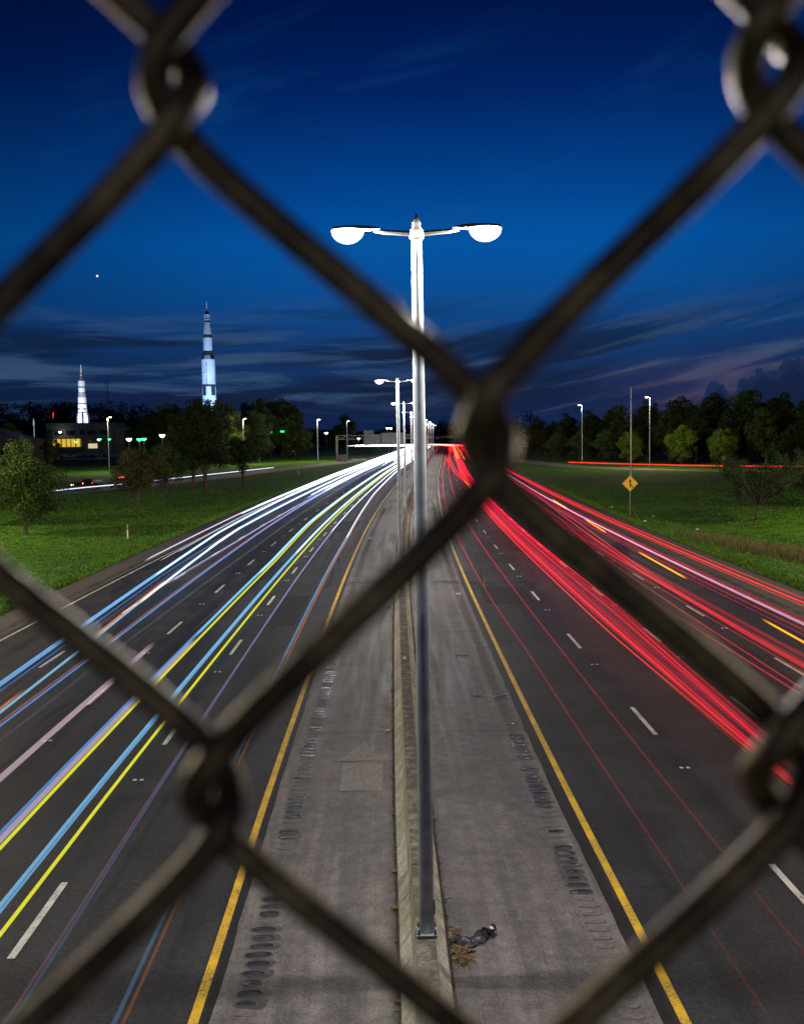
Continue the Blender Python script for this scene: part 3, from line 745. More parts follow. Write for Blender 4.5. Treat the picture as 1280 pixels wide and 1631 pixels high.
L = [
 ('pale double headlight streak nearest the left white edge line', [P([(60, -17.1), (107, -17.6), (200, -18)], col=(.6, .55, .75), s0=67, rad=.028), P([(60, -17.0), (107, -17.5), (200, -17.9)], z=.8, col=(.6, .55, .75), s0=67, rad=.028), P([(60, -16.0), (102, -16.8)], col=(.5, .5, .62), s0=67, rad=.024), P([(60, -15.85), (102, -16.65)], col=(.5, .5, .62), s0=72, rad=.024)]),
 ('bright pale blue headlight streak, outermost long one on the left', [P(k1, col=LB, rad=.045), P(sh(k1, .14), col=LB, rad=.04), P(sh(k1, .07), col=WH, rad=.05, s0=60)]),
 ('white and orange headlight streak in the outer left lane', [P(k3, col=(.3, .75, 1.1), rad=.05), P(sh(k3, -.14), col=OR, rad=.045, s0=41, s1=58), P(sh(k3, -.1), col=OR, rad=.04, s0=74, s1=92), P(sh(k3, -.15), col=OR, rad=.04, s0=20, s1=33), P(sh(k3, .02), col=WH, rad=.06, s0=50)]),
 ('thin orange and blue streak right of the white and orange one', [P(k4, col=(.08, .40, 1.1), rad=.035), P(sh(k4, -.14), col=(.50, .12, .04), rad=.028)]),
 ('thin blue streak that joins the white and orange one', [P([(54, -13.3), (80, -13.0), (170, -12.7)], col=(.3, .55, .95), rad=.03, s0=54), P([(54, -13.1), (80, -12.9), (170, -12.5)], col=(.45, .08, .05), rad=.02, s0=56)]),
 ('faint dark blue streaks crossing beside the outer left lane', [P([(26, -13.1), (45, -13.7), (60, -14.3), (110, -15.2)], col=(.03, .13, .38), rad=.04), P([(26, -12.9), (60, -13.9), (100, -14.9)], col=(.02, .06, .22), rad=.02, s0=35), P([(30, -12.8), (45, -13.35), (66, -14.0)], col=(.10, .03, .03), rad=.02, s1=70)]),
 ('dim grey streak between the blue and the pink streaks', [P([(25, -11.2), (39, -11.2), (75, -10.9), (200, -11.2)], col=(.045, .05, .06), rad=.05, s0=5)]),
 ('wide pink streak that begins beyond the fence wire', [P([(24, -10.0), (40, -10.0)], col=(.42, .30, .37), rad=.095, s0=5, s1=40, near_k=.8)]),
 ('wide blue and pink headlight streak beside the outer yellow one', [P(k7, col=(.10, .42, 1.0), rad=.045), P(sh(k7, .14), col=(.40, .33, .48), rad=.08, s1=41, near_k=.8), P(sh(k7, .08), col=(.5, .75, 1.1), rad=.05, s0=60), P(sh(k7, .06), col=LB, rad=.05, s0=41)]),
 ('outer yellow streak of the two yellow ones', [P(sh(k7, .30), col=YE, rad=.05, near_k=.85)]),
 ('wide pale blue headlight streak beside the inner yellow one', [P([(14, -7.45), (200, -7.4)], col=(.20, .58, .95), rad=.05, near_k=.6), P([(14, -7.36), (200, -7.3)], col=(.16, .46, .85), rad=.035, near_k=.6), P([(14, -7.4), (200, -7.4)], col=WH, rad=.05, s0=70)]),
 ('inner yellow streak of the two yellow ones', [P([(14, -7.05), (200, -6.95)], col=YE, rad=.05, near_k=.85)]),
 ('thin pink and blue streak in the second lane from the barrier', [P([(14, -6.0), (200, -6.15)], col=(.42, .13, .26), rad=.03, near_k=.15), P([(14, -5.92), (60, -6.05), (200, -6.1)], col=(.10, .26, .62), rad=.035, near_k=.10), P([(60, -6.1), (200, -6.1)], col=WH, rad=.03, s0=85)]),
 ('blue and orange streak in the lane nearest the barrier', [P(sh(k12, -.10), col=(.14, .42, .80), rad=.05, near_k=.12), P(sh(k12, .03), col=(.75, .19, .03), rad=.038, near_k=.12), P(sh(k12, -.1), col=WH, rad=.035, s0=80)]),
]
for lab, parts in L:
    build_streak(parts, 'light_streak', label=lab, category='light streak', group='headlight streaks on the left carriageway')
rnd = random.Random(21)
parts = []
for k in range(16):
    t0, s0 = [(-17.8, 118), (-17.2, 105), (-16.6, 130), (-14.2, 150), (-13.8, 138), (-13.5, 132), (-13.2, 160), (-12.9, 150), (-15.6, 240), (-15.1, 255), (-12.2, 230), (-11.6, 260), (-16.1, 200), (-14.7, 215), (-17.5, 210), (-11.0, 280)][k]
    c = rnd.choice([WH, WH, (.7, .95, 1.3), (.25, .5, 1.2), (.9, .8, .9)])
    parts.append(P([(100, t0), (250, t0 + rnd.uniform(-.5, .5)), (500, t0)], col=c, s0=s0, rad=rnd.uniform(.03, .06), z=rnd.uniform(.6, .85)))
for k in range(8):
    t0 = -10.2 + 6 * k / 8; c = rnd.choice([WH, (.9, .9, .7), (1.1, .9, .9)])
    parts.append(P([(100, t0), (500, t0)], col=c, s0=rnd.uniform(230, 380), rad=.05))
build_streak(parts, 'light_streak', label='mass of white headlight streaks merging where the left carriageway bends', category='light streak', kind='stuff')
RS = [
 ('thin red streak nearest the median yellow line on the right', [P([(20, 4.7), (36, 4.6), (50, 4.35), (82, 4.3), (115, 4.4), (171, 4.6), (373, 5.3)], col=RD, rad=.028, s0=12, s1=375, near_k=.05, gain=.8)]),
 ('thin red streak in the middle of the first right lane', [P([(23, 5.9), (96, 5.75), (188, 5.95), (372, 6.4)], col=RD, rad=.028, s0=12, s1=375, near_k=.05, gain=.8)]),
 ('red streak changing lanes with a short amber stretch', [P([(161, 8.6), (201, 7.4), (327, 5.5)], col=RD, rad=.05, s0=140, s1=340), P([(161, 8.6), (201, 7.4), (327, 5.5)], col=AM, rad=.045, s0=150, s1=172), P([(150, 8.9), (250, 7.2), (340, 6.5)], col=RD, rad=.05, s0=140, s1=350)]),
]
for lab, parts in RS:
    build_streak(parts, 'light_streak', label=lab, category='light streak', group='tail light streaks on the right carriageway')
amb = [((122, 17.3, 107, 17.0), 'amber dash streak farthest along the right edge lane'), ((94, 16.75, 81, 16.3), 'middle short amber dash streak left of the merge sign'),
       ((68, 15.9, 55, 15.6), 'longest amber dash streak in the right edge lane'), ((43, 15.4, 34, 15.1), 'amber dash streak cut by the right border')]
for (a, ta, c, tc_), lab in amb:
    build_streak([P([(c, tc_), (a, ta)], col=AM, rad=.045, s0=c, s1=a, near_k=.9)], 'light_streak', label=lab, category='light streak', group='amber turn signal dashes')
rnd = random.Random(4)
def bundle(label, n, ta, tb, cols, s0=8, near=.35, radr=(.015, .05), s1=END, wander=.2, conv=None, g=1.0, name='light_streak'):
    parts = []
    for i in range(n):
        t0 = ta + (tb - ta) * (i + rnd.random()) / n; c = rnd.choice(cols)
        kk = [(20, t0 if not conv else t0 + (conv - t0) * .6), (45, t0 + rnd.uniform(-wander, wander) * .3), (90, t0 + rnd.uniform(-wander, wander)), (200, t0 + rnd.uniform(-wander, wander)), (500, t0)]
        parts.append(P(kk, col=c, rad=rnd.uniform(*radr), s0=s0 + (rnd.uniform(0, 25) if rnd.random() < .4 else 0), s1=s1, near_k=near, z=rnd.choice([.65, .75, .85, .95]), gain=g))
    build_streak(parts, name, label=label, category='light streak', kind='stuff')
bundle('broad bundle of crimson tail light streaks in the second right lane', 46, 8.35, 10.0, [RD, (.55, .0, .012), (.45, .0, .025), (.7, .0, .004), (.30, .0, .02), (.10, .01, .07)], conv=8.75, wander=.1, near=.34, g=.62, radr=(.012, .036))
build_streak([P([(20, 8.75), (40, 8.35), (120, 8.35), (500, 8.5)], col=(1.2, .04, .01), rad=.03, s0=8, near_k=.35), P([(20, 8.8), (40, 8.75), (120, 8.9), (500, 9)], col=(1.2, .05, .04), rad=.03, s0=8, near_k=.3),
              P([(20, 9.0), (50, 10.05), (120, 10.1), (500, 10)], col=(1.0, .0, .01), rad=.038, s0=8, near_k=.2), P([(50, 9.9), (120, 9.9), (500, 10)], col=(1.0, .0, .01), rad=.04, s0=60)],
             'light_streak', label='bright orange-red lines edging the broad crimson bundle', category='light streak')
build_streak([P([(30, 12.1), (45, 12.0), (65, 12.4), (94, 14.1), (136, 14.9), (500, 15)], col=(.8, .02, .05), rad=.03, near_k=.25), P([(30, 12.4), (45, 12.6), (65, 13.0), (94, 14.6), (136, 15.2), (500, 15)], col=(.75, .02, .04), rad=.03, near_k=.25)],
             'light_streak', label='pair of red streaks drifting across the third right lane', category='light streak')
bundle('narrow bundle of dark red streaks along the outer dashed line', 9, 13.4, 14.2, [DR, (.35, .0, .02), (.6, .01, .03)], near=.3, wander=.25, g=.8)
build_streak([P([(40, 13.6), (59, 13.9), (80, 14.7), (129, 16.4), (500, 17)], col=(.9, .02, .03), rad=.035, near_k=.3), P([(40, 13.7), (59, 14.2), (90, 15.6), (105, 15.9)], col=(.8, .02, .03), rad=.03, near_k=.3, s1=108)],
             'light_streak', label='red streak pair crossing towards the outer edge of the right carriageway', category='light streak')
bundle('pinkish red streaks in the outermost right lane', 9, 15.9, 17.3, [(.42, .0, .02), (.36, .0, .01), (.36, .01, .08)], near=.3, wander=.15, radr=(.015, .035), g=.8)
build_streak([P([(42, 16.62), (80, 16.8), (197, 17.3), (500, 17.5)], col=(.66, .40, .60), rad=.030, near_k=.55), P([(42, 16.7), (80, 16.9), (197, 17.4)], col=(.4, .26, .6), rad=.018, near_k=.5)],
             'light_streak', label='pale pink-white streak among the red ones in the outermost lane', category='light streak')
bundle('solid red streaks along the outer white edge line', 7, 18.2, 19.1, [RD, (.8, .002, .01), (.6, .002, .01)], near=.4, wander=.1, s1=END, g=.8, radr=(.014, .036))
parts = []
for k in range(14):
    t0 = 6.5 + 11 * k / 14
    parts.append(P([(200, t0), (500, t0)], col=rnd.choice([RD, RD, (1.2, .05, .03), (1.3, .35, .02)]), s0=rnd.uniform(280, 430), rad=.06, z=rnd.uniform(.6, 1.1)))
build_streak(parts, 'light_streak', label='mass of red streaks where the right carriageway bends away', category='light streak', kind='stuff')
def free_streak(pts, rad, col, label):
    Pp = catmull(pts, 8); mb = MB(); mb.tube(Pp, rad, 6); me = mb.mesh('light_streak', M_streak, True)
    ca = me.color_attributes.new('glow', 'FLOAT_COLOR', 'POINT'); ca.data.foreach_set('color', np.array([(*col, 1)] * len(mb.v), dtype=np.float32).ravel())
    link('light_streak', me, label=label, category='light streak')
free_streak([(-95, 143, .7), (-66, 152, .7), (-57, 160, .7), (-53.3, 172, .7), (-49.3, 185, .7), (-44, 211, .7), (-39, 234, .7), (-33, 262, .7)], .09, (1.0, 1.2, 1.5), 'white headlight streak along the left ramp behind the trees')
free_streak([(43.9, 266, .7), (55.5, 243, .7), (68.9, 224, .7), (92, 207, .7), (140, 198, .7)], .13, (1.5, .02, .03), 'red tail light streak along the right ramp in front of the woods')

# ------------------------------------------------------------------ trees
def f_leaf(c0, c1):
    def f(q, p, tcn):
        v = tcn.outputs['Object']; oi = q.node('ShaderNodeObjectInfo')
        n = q.noise(v, 0.7, 3, 0.6); n2 = q.noise(v, 5.0, 2, 0.6)
        c = q.mix(q.mr(n, 0.35, 0.65), (*c0, 1), (*c1, 1))
        k = q.m('MULTIPLY', q.mr(n2, 0.3, 0.7, 0.7, 1.3), q.mr(oi.outputs['Random'], 0.0, 1.0, 0.75, 1.25, False))
        q.l.new(q.mix(1.0, c, q.comb(k, k, k), 'MULTIPLY'), p.inputs['Base Color'])
        p.inputs['Roughness'].default_value = .65; p.inputs['Specular IOR Level'].default_value = .25
        p.inputs['Subsurface Weight'].default_value = 0.0
    return f
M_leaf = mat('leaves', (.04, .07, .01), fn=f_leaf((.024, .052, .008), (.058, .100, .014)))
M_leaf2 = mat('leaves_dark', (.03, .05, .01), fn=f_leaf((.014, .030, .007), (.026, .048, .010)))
M_leaf_lit = mat('leaves_lamplit', (.06, .11, .01), fn=f_leaf((.075, .150, .012), (.120, .200, .018)))  # lamp light on the edge trees, put into a brighter leaf colour
M_twig = mat('leaves_brown', (.04, .04, .02), fn=f_leaf((.040, .036, .014), (.050, .056, .018)))

def leaf_arrays(rg, centres, radii, n, size, flat=.8):
    """n leaf-sized quads gathered in clumps round the centres"""
    i = rg.choice(len(centres), n, p=(radii ** 2) / (radii ** 2).sum())
    d = rg.normal(size=(n, 3)); d /= np.linalg.norm(d, axis=1)[:, None]
    r = radii[i] * (0.55 + .5 * rg.random(n) ** .7)
    c = centres[i] + d * (r[:, None] * np.array([1, 1, flat]))
    a = d + rg.normal(scale=.6, size=(n, 3)); a /= np.linalg.norm(a, axis=1)[:, None]      # leaf normal
    u = np.cross(a, rg.normal(size=(n, 3))); u /= np.linalg.norm(u, axis=1)[:, None]; w = np.cross(a, u)
    sz = size * (0.6 + .8 * rg.random(n))[:, None]
    v = np.stack([c - u * sz, c - w * sz * .55, c + u * sz, c + w * sz * .55], 1).reshape(-1, 3)
    return v
def quads_mesh(name, V, m):
    n = len(V) // 4; me = bpy.data.meshes.new(name)
    me.vertices.add(len(V)); me.vertices.foreach_set('co', V.astype(np.float32).ravel())
    me.loops.add(4 * n); me.loops.foreach_set('vertex_index', np.arange(4 * n, dtype=np.int32))
    me.polygons.add(n); me.polygons.foreach_set('loop_start', np.arange(0, 4 * n, 4, dtype=np.int32)); me.polygons.foreach_set('loop_total', np.full(n, 4, dtype=np.int32))
    me.materials.append(m); me.update(calc_edges=True); return me
def tree_meshes(seed, H, rad, trunk_h, n, size, m, nclump=46, base_z=None, squash=1.0, trunk_r=None, lean=0.0):
    rg = np.random.default_rng(seed); rnd_ = random.Random(seed)
    base_z = trunk_h * .8 if base_z is None else base_z
    ch = (H - base_z) / 2; cz = base_z + ch
    C = []; Rr = []
    for k in range(nclump):
        d = rg.normal(size=3); d /= np.linalg.norm(d); q = rg.uniform(.35, .86)
        w = 1.0 - .25 * max(0, d[2])
        C.append((d[0] * rad * q * w, d[1] * rad * q * w, cz + d[2] * ch * q)); Rr.append(rad * rg.uniform(.16, .34))
    C = np.array(C); Rr = np.array(Rr)
    tr = trunk_r or H * .022
    mb = MB()
    mb.tube([(0, 0, -.3), (0, 0, .15), (lean * .3, 0, trunk_h * .6), (lean, .05, trunk_h), (lean * 1.2, 0, cz), (lean, 0, cz + ch * .55)], [tr * 1.5, tr * 1.12, tr, tr * .9, tr * .5, tr * .12], 9)
    for k in range(0, nclump, 3):
        c = C[k]; z0 = trunk_h * .75 + (c[2] - trunk_h) * .25 * rnd_.random()
        z0 = min(z0, c[2] - .05)
        mid = (c[0] * .45 + rnd_.uniform(-.2, .2), c[1] * .45, z0 + (c[2] - z0) * .42)
        mb.tube([(lean, 0, z0), mid, tuple(c)], [tr * .42, tr * .26, tr * .07], 5, caps=False)
    return mb.mesh('trunk', M_bark, True), quads_mesh('crown', leaf_arrays(rg, C, Rr, n, size), m)
def tree(name, meshes, loc, label, cat='tree', scale=1.0, rz=0.0, group=None, sz=None):
    t = thing(name, label, cat, loc, rz, group)
    t.scale = (scale, scale, sz or scale)
    link('trunk', meshes[0], t); link('crown', meshes[1], t)
    return t
g1 = 'trees on the left lawn'
tree('round_tree', tree_meshes(1, 8.8, 4.1, 1.6, 30000, .10, M_leaf, 90, .5), (-35.8, 96, 0), 'round leafy tree nearest the fence on the left lawn', group=g1)
tree('round_tree', tree_meshes(2, 8.0, 3.4, 1.6, 11000, .085, M_leaf2, 50, 1.2), (-43.6, 104, 0), 'leafy tree cut by the left border of the lawn', group=g1)
tree('spreading_tree', tree_meshes(3, 8.3, 3.9, 1.8, 19000, .095, M_twig, 60, 1.6), (-32.6, 125.5, 0), 'brownish spreading tree in front of the stopped truck', group=g1)
tree('round_tree', tree_meshes(4, 8.1, 3.4, 2.0, 16000, .09, M_leaf, 40, 1.9), (-33.2, 143.5, 0), 'forked tree just right of the brownish one', group=g1)
tree('round_tree', tree_meshes(5, 10.0, 3.2, 2.4, 13000, .10, M_leaf2, 36, 2.2), (-35.2, 171.3, 0), 'small tree behind the forked tree near the ramp', group=g1)
tree('tall_tree', tree_meshes(6, 15.8, 5.9, 4.0, 32000, .14, M_leaf2, 90, 2.8, trunk_r=.33), (-31.2, 161.3, 0), 'tallest dark tree on the lawn below the large rocket', group=g1)
tree('round_tree', tree_meshes(7, 9.8, 3.0, 2.2, 15000, .10, M_leaf2, 40, 2.2), (-28.0, 179.4, 0), 'last tree of the lawn beside the carriageway', group=g1)
# protos for the woods
protoA = tree_meshes(11, 18, 6.6, 3.0, 24000, .21, M_leaf2, 80, .6)
protoB = tree_meshes(12, 16, 5.8, 3.0, 20000, .21, M_leaf, 70, .2)
protoC = tree_meshes(13, 20, 5.8, 4.0, 22000, .21, M_leaf2, 80, .8)
protoS = tree_meshes(14, 7.5, 3.8, .8, 9000, .13, M_leaf, 44, 0.0)
protoY = tree_meshes(15, 10.5, 4.4, 1.0, 15000, .14, M_leaf_lit, 60, 0.0)
rnd = random.Random(31)
# left: woods round the parking and the rockets
for (X, Y, sc, pr, lab) in [
    (-61, 352, .98, protoA, 'wooded mass'), (-70, 360, .95, protoC, ''), (-80, 358, .92, protoA, ''), (-52, 372, .95, protoC, ''), (-88, 372, .80, protoB, ''),
    (-66, 346, 1.0, protoB, ''), (-74, 340, .85, protoB, ''), (-58, 345, .9, protoB, ''), (-96, 380, .70, protoC, ''), (-102, 392, .66, protoA, ''), (-63, 335, .86, protoA, ''), (-70, 330, .84, protoB, ''), (-79, 345, .86, protoC, ''), (-56, 330, .80, protoB, ''), (-86, 352, .8, protoA, ''), (-91, 362, .78, protoB, ''), (-49, 350, .80, protoA, '')]:
    tree('dark_tree', pr, (X, Y, 0), 'dark tree in the clump behind the lawn, below the large rocket', scale=sc * 1.28, rz=rnd.uniform(0, 6), group='dark trees below the large rocket')
for (X, Y, sc, pr) in [(-63, 424, 1.32, protoA), (-57, 420, 1.38, protoA), (-50, 422, 1.40, protoA), (-44.5, 426, 1.22, protoC), (-53, 434, 1.25, protoB), (-60, 432, 1.25, protoB), (-40.5, 418, .80, protoB), (-47, 415, 1.1, protoB)]:
    tree('dark_tree', pr, (X, Y, 0), 'dark tree in the tall clump left of the gantry', scale=sc, rz=rnd.uniform(0, 6), group='dark trees left of the gantry')
tree('round_tree', protoA, (-25.6, 480, 0), 'lone round dark tree above the overhead sign gantry', scale=1.06, rz=1)
tree('dark_tree', protoB, (-30.5, 484, 0), 'lower dark tree left of the lone round tree', scale=.8, rz=2)
tree('conifer_tree', tree_meshes(17, 13.2, 2.9, 1.0, 9000, .17, M_leaf2, 60, .3), (-103.5, 300, 0), 'dark upright tree between the brick building and the museum')
tree('dark_tree', protoB, (-123, 320, 0), 'dark tree behind the low brick building at the left border', scale=.95)
# right-hand woods
sil = [(47, 400, 13.0), (52, 385, 13.5), (57, 372, 14), (50, 350, 12.5), (56, 338, 15.5), (62, 330, 16), (68, 322, 16.5), (58, 312, 14.5), (64, 300, 15), (72, 296, 17.5), (80, 292, 18),
       (66, 288, 14), (74, 280, 15.0), (84, 276, 18), (92, 272, 18.5), (78, 268, 14.5), (86, 262, 16.0), (96, 258, 19), (104, 252, 19.5), (90, 250, 15), (100, 244, 17), (110, 240, 19.5), (120, 236, 20),
       (104, 232, 15.5), (114, 228, 17.5), (126, 224, 20), (138, 220, 20), (118, 220, 15), (132, 210, 18), (150, 214, 20), (162, 210, 19), (146, 200, 17), (176, 204, 19), (88, 284, 17), (98, 268, 17.5), (74, 306, 16), (66, 344, 15), (110, 254, 18), (118, 246, 18), (128, 238, 18), (90, 262, 16), (80, 276, 16), (61, 318, 13), (108, 240, 16), (122, 230, 16), (134, 222, 17), (142, 212, 17), (54, 410, 13), (62, 395, 13)]
for (X, Y, h) in sil:
    pr, ph = rnd.choice([(protoA, 18), (protoC, 20), (protoB, 16)]); sc = h / ph * rnd.uniform(.95, 1.08)
    tree('forest_tree', pr, (X, Y, 0), 'dark broadleaf tree in the wood beyond the right ramp', scale=sc, rz=rnd.uniform(0, 6.28), group='trees of the wood beyond the right ramp')
ORD = ['first', 'second', 'third', 'fourth', 'fifth', 'sixth', 'seventh', 'eighth', 'ninth', 'tenth', 'eleventh', 'twelfth', 'thirteenth', 'fourteenth']
EDGE = [(48.5, 318, .85), (53, 302, .9), (58.5, 292, .95), (63.5, 279, .9), (60, 322, .9), (72, 262, .8), (92, 236, 1.0), (99, 230, .9), (107, 224, 1.0), (116, 219, .9), (126, 214, 1.0), (138, 208, 1.0), (81, 252, .9), (150, 204, 1.0)]
EDGE.sort(key=lambda e: e[0] / e[1])
for i_, (X, Y, sc) in enumerate(EDGE):
    tree('edge_tree', protoS, (X, Y, 0), '%s low bushy tree from the left at the right ramp wood edge' % ORD[i_], scale=sc * 1.25, rz=rnd.uniform(0, 6.28), group='bushy trees at the wood edge')
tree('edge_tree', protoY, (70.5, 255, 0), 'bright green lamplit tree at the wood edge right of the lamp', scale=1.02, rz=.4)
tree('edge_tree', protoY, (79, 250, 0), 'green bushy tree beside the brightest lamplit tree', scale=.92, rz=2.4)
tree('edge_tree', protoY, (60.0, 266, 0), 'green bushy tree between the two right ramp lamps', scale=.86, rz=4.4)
def sparse_tree(seed, H, W_, loc, label):
    rnd_ = random.Random(seed); rg = np.random.default_rng(seed); mb = MB(); C = []
    mb.tube([(0, 0, -.3), (0, 0, .3), (.05, 0, 1.1)], [.22, .16, .15], 9)
    for k in range(19):
        a = 2 * math.pi * k / 19 + rnd_.uniform(-.2, .2); q = rnd_.uniform(.55, 1.0); e = H * (.55 + .42 * rnd_.random() * (1.25 - q * .4))
        p0 = Vector((.03, 0, .95 + .3 * rnd_.random())); p3 = Vector((math.cos(a) * W_ * q, math.sin(a) * W_ * q, e))
        p1 = p0.lerp(p3, .33) + Vector((0, 0, -.15)); p2 = p0.lerp(p3, .68) + Vector((rnd_.uniform(-.2, .2), rnd_.uniform(-.2, .2), .2))
        mb.tube([p0, p1, p2, p3], [.085, .06, .04, .012], 6, caps=False)
        for j in range(7):
            t = rnd_.uniform(.35, 1.0); base_ = p0.lerp(p3, t); tip = base_ + Vector((rnd_.uniform(-1, 1), rnd_.uniform(-1, 1), rnd_.uniform(-.2, .9))) * 1.0
            mb.tube([base_, tip], [.022, .006], 4, caps=False); C.append(tuple(tip)); C.append(tuple(base_.lerp(tip, .6)))
    C = np.array(C); t = thing('bare_tree', label, 'tree', loc, 0, 'sparse trees on the right slope')
    link('trunk', mb.mesh('trunk', M_bark, True), t)
    link('crown', quads_mesh('crown', leaf_arrays(rg, C, np.full(len(C), .5), 15000, .07), M_leaf2), t)
sparse_tree(3, 6.6, 5.4, (35.8, 102, -.1), 'thin spreading dark tree standing on the right grass slope')
sparse_tree(5, 6.8, 5.2, (45.5, 112, -.1), 'sparse dark tree reaching in from the right border')

# far wood along the horizon and on the hill at the left: one mass of leaf clumps
rg = np.random.default_rng(77); C = []; Rr = []
for k in range(900):
    u = rg.random(); X = -520 + 1250 * u; Y = 900 + rg.uniform(0, 120); h = 15 + 6 * math.sin(X * .021) + 4 * math.sin(X * .057 + 1)
    C.append((X, Y, rg.uniform(.15, 1) * h)); Rr.append(rg.uniform(3.5, 6.5))
for k in range(900):
    X = rg.uniform(-520, -190); Y = rg.uniform(690, 900); C.append((X, Y, float(hgt(X, Y)) + rg.uniform(2, 13))); Rr.append(rg.uniform(3.5, 6))
for k in range(520):
    X = rg.uniform(-60, 130); Y = 800 + rg.uniform(0, 60); C.append((X, Y, rg.uniform(1, 10 + 3 * math.sin(X * .06)))); Rr.append(rg.uniform(2.5, 4.5))
C = np.array(C); Rr = np.array(Rr)
link('far_woods', quads_mesh('far_woods', leaf_arrays(rg, C, Rr, 120000, .85, .9), M_leaf2), kind='stuff')

# grass tufts breaking up the nearer verges
rg = np.random.default_rng(5); n = 65000
uu = rg.random(n); side_ = rg.random(n) < .5
Y = 40 + 130 * rg.random(n) ** 1.3
edge = rg.random(n) < .25
d = np.where(edge, np.abs(rg.normal(0, .5, n)), rg.random(n) * 34)
cxs = np.interp(Y, [c[1] for c in CP[:21]], [c[0] for c in CP[:21]])
X = np.where(side_, cxs - 20.5 - d, cxs + 21.8 + d)
Z = hgt(X, Y); hgt_ = np.where(edge, .16, .10) * (0.5 + rg.random(n)); a = rg.random(n) * math.pi; w = .045 + .04 * rg.random(n)
dx, dy = np.cos(a) * w, np.sin(a) * w; lx, ly = rg.normal(0, .05, n), rg.normal(0, .05, n)
V = np.stack([np.stack([X - dx, Y - dy, Z], 1), np.stack([X + dx, Y + dy, Z], 1), np.stack([X + dx * .3 + lx, Y + dy * .3 + ly, Z + hgt_], 1), np.stack([X - dx * .3 + lx, Y - dy * .3 + ly, Z + hgt_], 1)], 1).reshape(-1, 3)
M_blade = mat('grass_blades', (.08, .14, .015), fn=f_leaf((.055, .165, .006), (.100, .200, .014)))
link('grass', quads_mesh('grass', V, M_blade), kind='stuff')
# tall dry reeds in the swale on the right
n = 5000; X = 28.5 + rg.normal(0, 2.2, n) + 0; Y = 82 - (X - 24) * 1.2 + rg.normal(0, 3.0, n); Z = hgt(X, Y); h_ = .35 + .45 * rg.random(n)
a = rg.random(n) * math.pi; dx, dy = np.cos(a) * .02, np.sin(a) * .02; lx, ly = rg.normal(0, .12, n), rg.normal(0, .12, n)
V = np.stack([np.stack([X - dx, Y - dy, Z], 1), np.stack([X + dx, Y + dy, Z], 1), np.stack([X + lx + .01, Y + ly, Z + h_], 1), np.stack([X + lx - .01, Y + ly, Z + h_], 1)], 1).reshape(-1, 3)
link('reeds', quads_mesh('reeds', V, mat('reed_stalks', (.14, .13, .05), rough=.9, var=.4, vscale=3)), kind='stuff')

# ------------------------------------------------------------------ merge sign
M_sy = mat('sign_yellow', (.95, .52, .010), rough=.4, var=.05, vscale=3)
M_sb = mat('sign_black', (.01, .01, .01), rough=.4)
sg = thing('merge_sign', 'yellow diamond merge sign with black arrow on a thin post', 'road sign', (23.9, 106, -.05))
mb = MB(); mb.box(-.035, .035, -.03, .03, 0, 4.4); mb.build('post', M_galflat, sg)
def plate(pts, y0, y1, m, name, par, z=3.35):
    mb = MB(); n = len(pts); mb.v = [(a, y0, z + c) for a, c in pts] + [(a, y1, z + c) for a, c in pts]
    mb.f = [tuple(range(n)), tuple(n + i for i in reversed(range(n)))] + [(i, n + i, n + (i + 1) % n, (i + 1) % n) for i in range(n)]; mb.m = [0] * (n + 2)
    return mb.build(name, m, par)
q = .85
plate([(0, -q), (q, 0), (0, q), (-q, 0)], -.045, -.032, M_sy, 'panel', sg)
q = .79; q2 = .755
fr = MB()
o4 = [(0, -q), (q, 0), (0, q), (-q, 0)]; i4 = [(0, -q2), (q2, 0), (0, q2), (-q2, 0)]
fr.v = [(a, -.049, 3.35 + c) for a, c in o4] + [(a, -.049, 3.35 + c) for a, c in i4]
fr.f = [(i, (i + 1) % 4, 4 + (i + 1) % 4, 4 + i) for i in range(4)]; fr.m = [0] * 4; fr.build('border', M_sb, sg)
mb = MB()
def flat(pts): k = len(mb.v); mb.v.extend([(a, -.050, 3.35 + c) for a, c in pts]); mb.f.append(tuple(k + i for i in range(len(pts)))); mb.m.append(0)
flat([(-.06, -.45), (.055, -.45), (.055, .20), (-.06, .20)])
flat([(-.20, .12), (-.002, .50), (.20, .12), (.055, .20), (-.06, .20)])
flat([(.24, -.45), (.32, -.36), (.13, -.10), (.055, .02), (.055, -.16)])
mb.build('arrow', M_sb, sg)
o = link('route_sign', None, None, (68.3, 215, -.03), label='small white route sign on a post before the right ramp', category='road sign')
mb = MB(); mb.box(-.03, .03, -.02, .02, 0, 2.9); mb.build('post', M_galflat, o)
mb = MB(); mb.box(-.42, .42, -.04, -.022, 2.25, 2.95); mb.build('panel', M_white, o)
